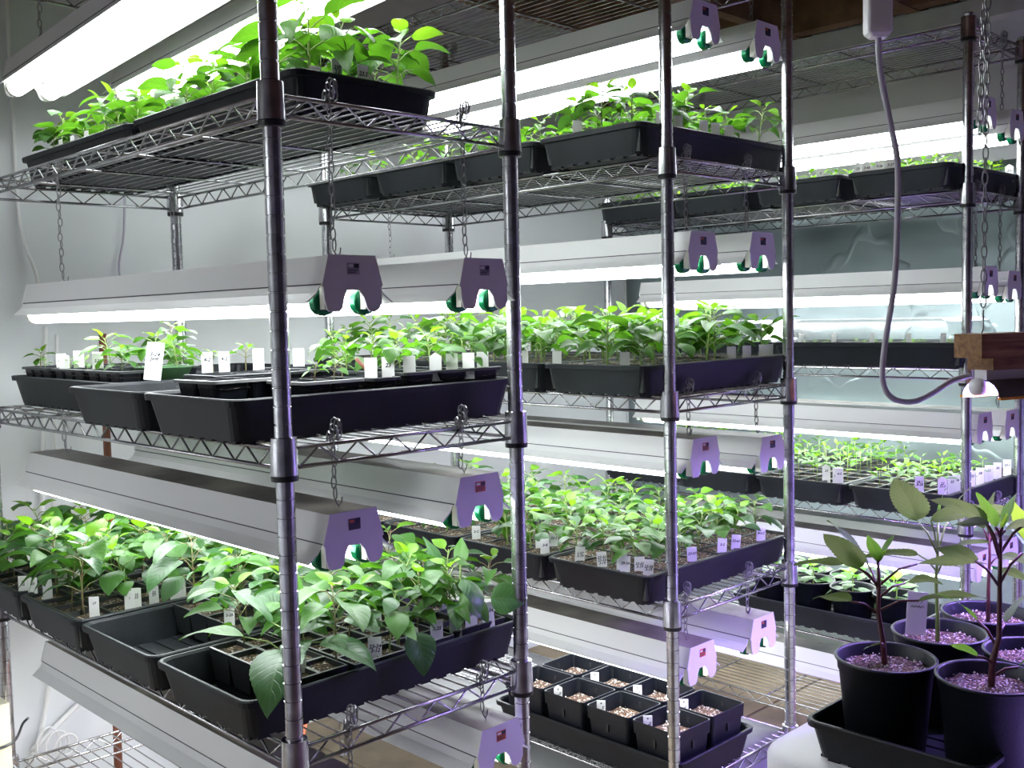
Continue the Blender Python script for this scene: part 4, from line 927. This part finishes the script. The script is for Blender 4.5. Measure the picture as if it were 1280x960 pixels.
big_leafy('pepper_plant', 0.790, -0.472, SZ, [
  (V(-0.012, 0, 0.085), V(-0.055, 0.0, 0.105), V(-0.125, -0.01, 0.112), 0.42, 0.45, 'leaf_big'),
  (V(-0.012, 0, 0.128), V(-0.045, -0.01, 0.160), V(-0.108, -0.02, 0.218), 0.52, 0.25, 'leaf_big'),
  (V(-0.012, 0, 0.132), V(-0.055, 0.03, 0.158), V(-0.130, 0.05, 0.152), 0.30, 0.3, 'leaf_big'),
  (V(-0.010, 0, 0.130), V(0.050, 0.0, 0.163), V(0.155, 0.0, 0.158), 0.22, 0.25, 'leaf_big'),
  (V(-0.008, 0, 0.090), V(0.045, -0.02, 0.110), V(0.140, -0.03, 0.112), 0.28, 0.35, 'leaf_big'),
  (V(-0.010, 0, 0.110), V(0.035, 0.01, 0.130), V(0.090, 0.03, 0.120), 0.40, 0.6, 'leaf_big'),
  (V(-0.010, 0.005, 0.120), V(-0.015, 0.04, 0.155), V(-0.060, 0.09, 0.215), 0.36, 0.3, 'leaf_big'),
  (V(-0.012, 0, 0.165), V(-0.012, 0.0, 0.168), V(-0.034, -0.01, 0.214), 0.50, 0.2, 'leaf'),
  (V(-0.012, 0, 0.165), V(-0.010, 0.0, 0.168), V(0.016, 0.01, 0.208), 0.45, 0.2, 'leaf'),
  (V(-0.012, 0, 0.165), V(-0.012, 0.0, 0.166), V(0.000, -0.01, 0.190), 0.35, 0.2, 'leaf_lime'),
  (V(-0.012, 0, 0.165), V(-0.013, 0.0, 0.166), V(-0.026, 0.005, 0.186), 0.35, 0.2, 'leaf_lime'),
  (V(-0.002, 0, 0.030), V(-0.015, -0.02, 0.042), V(-0.048, -0.03, 0.036), 0.30, 0.3, 'leaf_big')],
  [V(0, 0, -0.01), V(-0.004, 0, 0.04), V(-0.012, 0, 0.09), V(-0.010, 0, 0.13), V(-0.012, 0, 0.172)],
  'young dark-red-stemmed pepper plant in the aisle corner pot', 'leaf_big', 0.0052, 'stem_red')
big_leafy('pepper_plant', 0.955, -0.484, SZ, [
  (V(0.0, 0, 0.150), V(-0.035, 0.0, 0.210), V(-0.085, -0.02, 0.285), 0.55, 0.2, 'leaf_big'),
  (V(0.0, 0, 0.150), V(-0.02, -0.02, 0.214), V(0.110, -0.05, 0.225), 0.30, 0.35, 'leaf_big'),
  (V(0.0, 0, 0.155), V(0.03, 0.02, 0.215), V(0.065, 0.02, 0.262), 0.40, 0.3, 'leaf_big'),
  (V(0.0, 0, 0.155), V(0.0, 0.0, 0.210), V(0.012, 0.0, 0.262), 0.34, 0.2, 'leaf'),
  (V(0.0, 0, 0.120), V(-0.030, 0.01, 0.150), V(-0.120, 0.03, 0.140), 0.25, 0.3, 'leaf_big'),
  (V(0.0, 0, 0.120), V(0.030, 0.02, 0.155), V(0.100, 0.05, 0.158), 0.30, 0.3, 'leaf_big')],
  [V(0, 0, -0.01), V(0, 0, 0.05), V(-0.003, 0, 0.11), V(0, 0, 0.16), V(0, 0, 0.212)],
  'tall green-stemmed pepper plant beside the pale name tag', 'leaf_big', 0.0042, 'stem_green')
big_leafy('pepper_plant', 0.808, -0.628, SZ, [
  (V(0.012, 0, 0.150), V(-0.025, 0.0, 0.190), V(-0.095, -0.01, 0.212), 0.34, 0.3, 'leaf_big'),
  (V(0.012, 0, 0.190), V(-0.005, 0.01, 0.245), V(-0.085, 0.03, 0.275), 0.38, 0.45, 'leaf_big'),
  (V(0.012, 0, 0.200), V(-0.01, -0.01, 0.245), V(-0.08, -0.03, 0.248), 0.26, 0.35, 'leaf_big'),
  (V(0.012, 0, 0.155), V(0.045, 0.0, 0.200), V(0.10, 0.02, 0.185), 0.42, 0.3, 'leaf_big'),
  (V(0.012, 0, 0.200), V(0.05, 0.0, 0.245), V(0.11, -0.02, 0.262), 0.40, 0.3, 'leaf_big'),
  (V(0.012, 0, 0.225), V(0.005, 0.0, 0.240), V(-0.025, 0.0, 0.292), 0.50, 0.2, 'leaf'),
  (V(0.012, 0, 0.225), V(0.016, 0.0, 0.240), V(0.040, 0.01, 0.290), 0.50, 0.2, 'leaf'),
  (V(0.012, 0, 0.225), V(0.020, 0.0, 0.235), V(0.070, -0.02, 0.248), 0.40, 0.4, 'leaf_big'),
  (V(0.012, 0, 0.228), V(0.014, 0.0, 0.238), V(0.018, -0.01, 0.262), 0.30, 0.2, 'leaf_lime'),
  (V(0.006, 0, 0.030), V(-0.025, -0.01, 0.050), V(-0.080, -0.02, 0.072), 0.30, 0.3, 'leaf'),
  (V(0.004, 0, 0.015), V(0.040, 0.0, 0.028), V(0.100, 0.0, 0.060), 0.35, 0.3, 'leaf'),
  (V(0.008, 0, 0.060), V(-0.012, 0.02, 0.095), V(-0.06, 0.05, 0.128), 0.30, 0.4, 'leaf'),
  (V(0.008, 0, 0.06), V(0.03, 0.02, 0.09), V(0.08, 0.05, 0.128), 0.30, 0.4, 'leaf_big')],
  [V(0, 0, -0.01), V(0.003, 0, 0.04), V(0.012, 0, 0.075), V(0.012, 0, 0.15), V(0.013, 0, 0.235)],
  'tallest dark-red-stemmed pepper plant in the pot closest to the camera', 'leaf_big', 0.0058, 'stem_red')
big_leafy('pepper_plant', 0.975, -0.635, SZ, [
  (V(0.0, 0, 0.100), V(-0.02, 0.0, 0.130), V(-0.07, 0.0, 0.150), 0.35, 0.3, 'leaf_big'), (V(0.0, 0, 0.14), V(-0.01, 0.02, 0.18), V(-0.04, 0.06, 0.22), 0.45, 0.3, 'leaf'),
  (V(0.0, 0, 0.14), V(0.02, 0, 0.18), V(0.06, 0, 0.24), 0.5, 0.3, 'leaf'), (V(0.0, 0, 0.16), V(-0.015, 0, 0.19), V(-0.05, -0.01, 0.262), 0.42, 0.2, 'leaf_lime')],
  [V(0, 0, -0.01), V(0, 0, 0.06), V(0.002, 0, 0.12), V(0, 0, 0.18)], 'pepper plant with lime young leaves beside the tallest plant', 'leaf_big', 0.004, 'stem_red')
big_leafy('pepper_plant', 1.130, -0.500, SZ, [
  (V(0.0, 0, 0.09), V(-0.02, 0.0, 0.11), V(-0.075, 0.0, 0.128), 0.40, 0.3, 'leaf_big'), (V(0.0, 0, 0.14), V(-0.01, 0, 0.17), V(-0.06, 0, 0.215), 0.42, 0.3, 'leaf_big'),
  (V(0.0, 0, 0.14), V(0.02, 0, 0.17), V(0.07, 0, 0.20), 0.5, 0.3, 'leaf_big'), (V(0, 0, 0.1), V(0.02, 0, 0.12), V(0.07, 0.01, 0.10), 0.5, 0.3, 'leaf_big'), (V(0, 0, 0.16), V(0.0, 0, 0.18), V(0.01, 0, 0.235), 0.5, 0.2, 'leaf_big')],
  [V(0, 0, -0.01), V(0, 0, 0.06), V(0.002, 0, 0.12), V(0, 0, 0.18)], 'pepper plant in the pot at the far end of the row', 'leaf_big', 0.004, 'stem_red')
o = plant_tag(0.928, -0.460, SZ + 0.05, '', 'tall pale name tag standing in the green-stemmed plant pot', face=-0.85, big=1.75, roll=0.06)
ob('writing', scrawl(2, 0.013, 0.0028, 0, 0.00022, 8), o, (0, -0.0006, 0.013))

# ---------------------------------------------------------------- timber-hung grow light, its chains and cord
dx = Vector((0.93, -0.37, 0)).normalized(); ang = math.atan2(dx.y, dx.x)
root = thing('grow_light', 'purple grow light under two brown timber battens, hung over the white table', 'grow light', (0.882, -0.572, 0.845), None, ang)
b = MB(); b.box((-0.018, -0.030, 0.046), (1.25, 0.024, 0.083)); b.build('timber_batten', 'wood', root)
b = MB(); b.box((0.008, -0.028, 0.027), (1.20, 0.022, 0.0455)); b.build('timber_batten', 'wood', root)
b = MB(); b.box((0.012, -0.012, 0.011), (1.18, 0.012, 0.0265)); b.build('mounting_rail', 'lavender', root)
b = MB(); n = 12; ring = lambda x, r: [(x, r * math.cos(6.28318*k/n), r * math.sin(6.28318*k/n)) for k in range(n)]
loft(b, [ring(0.0, 0.0133), ring(0.016, 0.0135), ring(0.0162, 0.011)], cap0=True); cap = b.mesh('end_cap', 'lavender', True)
b = MB(); loft(b, [ring(0.016, 0.0105), ring(1.16, 0.0105)]); tubem = b.mesh('grow_tube', 'grow_tube', True)
def hood():
    b = MB(); pr = []; k = 12
    for i in range(k + 1):
        a = math.pi * (1 - i / k); pr.append((0.037 * math.cos(a), -0.016 + 0.028 * math.sin(a)))
    inn = [(y * 0.96, z_ - 0.0015) for y, z_ in pr]
    vs = []
    for x in (0.012, 1.165):
        vs += [(x, y, z_) for y, z_ in pr] + [(x, y, z_) for y, z_ in inn]
    m = k + 1; fs = []; mi = []
    b.add(vs, [(i, i+1, 2*m+i+1, 2*m+i) for i in range(k)], 0)
    b.add(vs, [(m+i+1, m+i, 3*m+i, 3*m+i+1) for i in range(k)], 1)
    b.add(vs, [(i+1, i, m+i, m+i+1) for i in range(k)] + [(0, 2*m, 3*m, m), (k, m+k, 3*m+k, 2*m+k)], 0)
    return b
tb = ob('grow_tube', tubem, root); ob('end_cap', cap, tb)
h = hood().build('reflector_hood', ['hood_out', 'tote'], root, True, (0, 0, 0))
for s in (-1, 1): MB().box((0.011, s*0.037 - 0.003, -0.0185), (1.165, s*0.037 + 0.003, -0.0145)).build('amber_lip', 'amber', h)
for k, (gx, gy) in enumerate(((1.30, -0.75),)):  # extra grow light added out of view to strengthen the purple light
    r2 = root.copy(); C.objects.link(r2); r2.location = (gx, gy, 0.845)
    r2['label'] = 'added unseen purple grow light beside the timber-hung one, over the table'
    for ch in list(root.children):
        c = ch.copy(); C.objects.link(c); c.parent = r2
        for g_ in ch.children: d = g_.copy(); C.objects.link(d); d.parent = c
def long_chain(p0, p1, label, double=False):
    b = MB(); p0, p1 = Vector(p0), Vector(p1)
    for q in range(2 if double else 1):
        st = 0.0 if q == 0 else 0.012
        L = (p1 - p0).length * (1.0 if q == 0 else 0.72); p = 0.019; n = int(L / p)
        for i in range(n):
            c = p0 + (p1 - p0).normalized() * (i * p + p / 2) + Vector((st * math.sin(i * 0.12 + 0.4), st * 0.4, 0)); pts = []
            for k in range(8):
                t = 6.28318 * k / 8; u = 0.0042 * math.cos(t); v = p * 0.62 * math.sin(t)
                pts.append(c + (Vector((u, 0, v)) if (i + q) % 2 else Vector((0, u, v))))
            b.tube(pts, 0.0012, 4, closed=True)
    b.tube([p1, p1 + Vector((0, 0, -0.03)), p1 + Vector((-0.008, 0.002, -0.045))], 0.0016, 5)
    o = b.build('hanging_chain', 'chain'); tag(o, label, 'chain', None); return o
long_chain((0.925, -0.575, 1.90), (0.905, -0.575, 0.965), 'doubled zinc chain dropping from the joists to the timber batten', True)
cd = [(0.69, -0.509, 1.359), (0.70, -0.507, 1.312), (0.717, -0.513, 1.244), (0.733, -0.517, 1.188), (0.741, -0.514, 1.118), (0.742, -0.509, 1.012), (0.738, -0.496, 0.917), (0.743, -0.49, 0.862), (0.763, -0.495, 0.834), (0.796, -0.511, 0.826), (0.831, -0.527, 0.837), (0.866, -0.543, 0.855), (0.895, -0.560, 0.862)]
def smooth(pts, k=5):
    P = [Vector(p) for p in pts]; out = []
    for i in range(len(P) - 1):
        a, b_, c, d = P[max(i-1, 0)], P[i], P[i+1], P[min(i+2, len(P)-1)]
        for q in range(k):
            t = q / k; out.append(0.5 * ((2*b_) + (c - a)*t + (2*a - 5*b_ + 4*c - d)*t*t + (3*b_ - a - 3*c + d)*t**3))
    return out + [P[-1]]
o = MB().tube(smooth(cd), 0.0044, 10).build('power_cable', 'cord', smooth=True); tag(o, 'thick pale lilac cord looping down from the hanging adapter to the grow light', 'power cord')
b = MB(); loft(b, [rrect(-0.012, -0.009, 0.012, 0.009, 0.006, 0.0), rrect(-0.017, -0.013, 0.017, 0.013, 0.005, 0.006), rrect(-0.018, -0.014, 0.018, 0.014, 0.005, 0.01), rrect(-0.018, -0.014, 0.018, 0.014, 0.005, 0.10), rrect(-0.014, -0.010, 0.014, 0.010, 0.005, 0.105)], cap0=True, cap1=True)
o = b.build('power_adapter', 'lavender', loc=(0.690, -0.508, 1.358)); o.rotation_euler = (0, 0, -0.78); tag(o, 'flat pale lilac adapter block hanging on a cord above the aisle', 'power adapter')
ob('supply_cord', MB().tube([(0, 0, 0.104), (0.004, 0.002, 0.30), (0.0, 0.0, 0.545)], 0.0035, 8).mesh('supply_cord', 'cord', True), o)

# ---------------------------------------------------------------- odds and ends at the wall
def cordo(pts, r, label, m='white_cord', name='hanging_cable'):
    o = MB().tube(smooth(pts, 4), r, 8).build(name, m, smooth=True); return tag(o, label, 'cord')
cordo([(0.178, 1.435, 1.90), (0.178, 1.44, 1.509), (0.182, 1.44, 1.221), (0.210, 1.43, 1.10), (0.215, 1.40, 0.99)], 0.0045, 'white cord hanging on the back wall beside the front rack corner')
cordo([(0.45, 1.43, 1.40), (0.442, 1.44, 1.212), (0.422, 1.435, 1.108), (0.44, 1.40, 0.99)], 0.003, 'thin grey cord curving down behind the front rack light', 'cord')
cordo([(0.215, 1.40, 0.97), (0.214, 1.43, 0.80), (0.20, 1.43, 0.60), (0.19, 1.43, 0.45)], 0.006, 'flat white cord dropping behind the front rack low plants')
cordo([(0.245, 1.41, 0.95), (0.238, 1.43, 0.75), (0.22, 1.43, 0.50)], 0.004, 'second white cord dropping beside the flat one')
cordo([(0.60, 1.435, 0.72), (0.42, 1.43, 0.58), (0.22, 1.43, 0.42)], 0.006, 'white cord slanting across the back wall above the low plants')
cordo([(0.20, 1.43, 0.15), (0.17, 1.43, -0.02), (0.13, 1.43, -0.12)], 0.006, 'white cord slanting near the floor by the far corner post')
cordo([(0.55, 1.43, 0.19), (0.30, 1.435, 0.03), (0.14, 1.43, -0.08)], 0.007, 'long white cord running diagonally low on the back wall')
b = MB(); b.box((0, 0, 0), (0.16, 0.002, 0.11)); o = b.build('paper_notice', 'paper', loc=(0.36, 1.446, 0.505)); tag(o, 'white paper notice with black scribble taped low on the back wall', 'paper')
b = MB(); rd3 = random.Random(2)
for r_ in range(5):
    x = 0.012
    while x < 0.14: wv = rd3.uniform(0.006, 0.02); b.box((x, -0.0012, 0.012 + r_ * 0.019), (x + wv, -0.0004, 0.017 + r_ * 0.019)); x += wv + 0.007
ob('writing', b.mesh('writing', 'ink'), o)
b = MB(); b.tube([(0.285, 1.27, FL), (0.300, 1.28, 0.42)], 0.010, 10, 1); b.tube([(0.300, 1.28, 0.42), (0.303, 1.282, 0.505)], 0.0125, 10, 0); b.tube([(0.303, 1.282, 0.505), (0.303, 1.285, 0.51), (0.306, 1.29, 0.56)], 0.0125, 10, 0); b.tube([(0.306, 1.29, 0.56), (0.312, 1.30, 0.95)], 0.009, 10, 1)
o = b.build('hand_tool', ['orange', 'brown'], smooth=True); tag(o, 'upright tool handle with an orange grip between the front rack and the wall', 'tool handle')
o = MB().tube([(0.36, 0.60, 0.033), (0.66, 0.98, 0.030)], 0.010, 10).build('orange_stick', 'orange', smooth=True); tag(o, 'orange stick lying on the lowest shelf of the front rack', 'stick')
b = MB(); b.box((-0.085, 1.085, 0.0), (-0.018, 1.135, 0.175)); b.box((-0.07, 1.08, 0.02), (-0.035, 1.086, 0.155)); o = b.build('power_strip', 'cream'); tag(o, 'cream power strip strapped to the wall-end aisle post of the front rack', 'power strip')
b = MB(); b.tube(smooth([(-0.09, 1.08, 0.085), (-0.02, 1.077, 0.090), (0.022, 1.13, 0.105), (0.03, 1.12, 0.118)]), 0.003, 6); b.build('cable_tie', 'black_ring', o)
b = MB()
for k in range(3):
    b.tube([(0.17 + 0.018*k + 0.028 * math.cos(t), 1.40 - 0.01*k, -0.07 + (0.05 - 0.012*k) * math.sin(t)) for t in [6.28318 * q / 14 for q in range(14)]], 0.003, 6, closed=True)
o = b.build('coiled_cable', 'white_cord', smooth=True); tag(o, 'coiled white cord hanging near the floor in the back corner', 'cord')

seen = {}
for o in sc.objects:                                       # tags that still share wording are told apart by where along the rim they stand
    if o.parent is None and o.get('category') == 'plant tag':
        seen.setdefault(' '.join(w_ for w_ in o['label'].replace(',', ' ,').split() if not w_.replace('-', '').replace('.', '').isdigit()), []).append(o)
for lb, os_ in seen.items():
    if len(os_) > 1:
        for o, wd_ in zip(sorted(os_, key=lambda q: q.location.y), ('nearer', 'farther', 'farthest')): o['label'] = o['label'].replace('white tag', wd_ + ' white tag')

# lift everything so that the floor is at zero
for o in list(sc.objects):
    if o.parent is None: o.location.z += UP
print('seedlings', n_seed[0], 'objects', len(sc.objects))
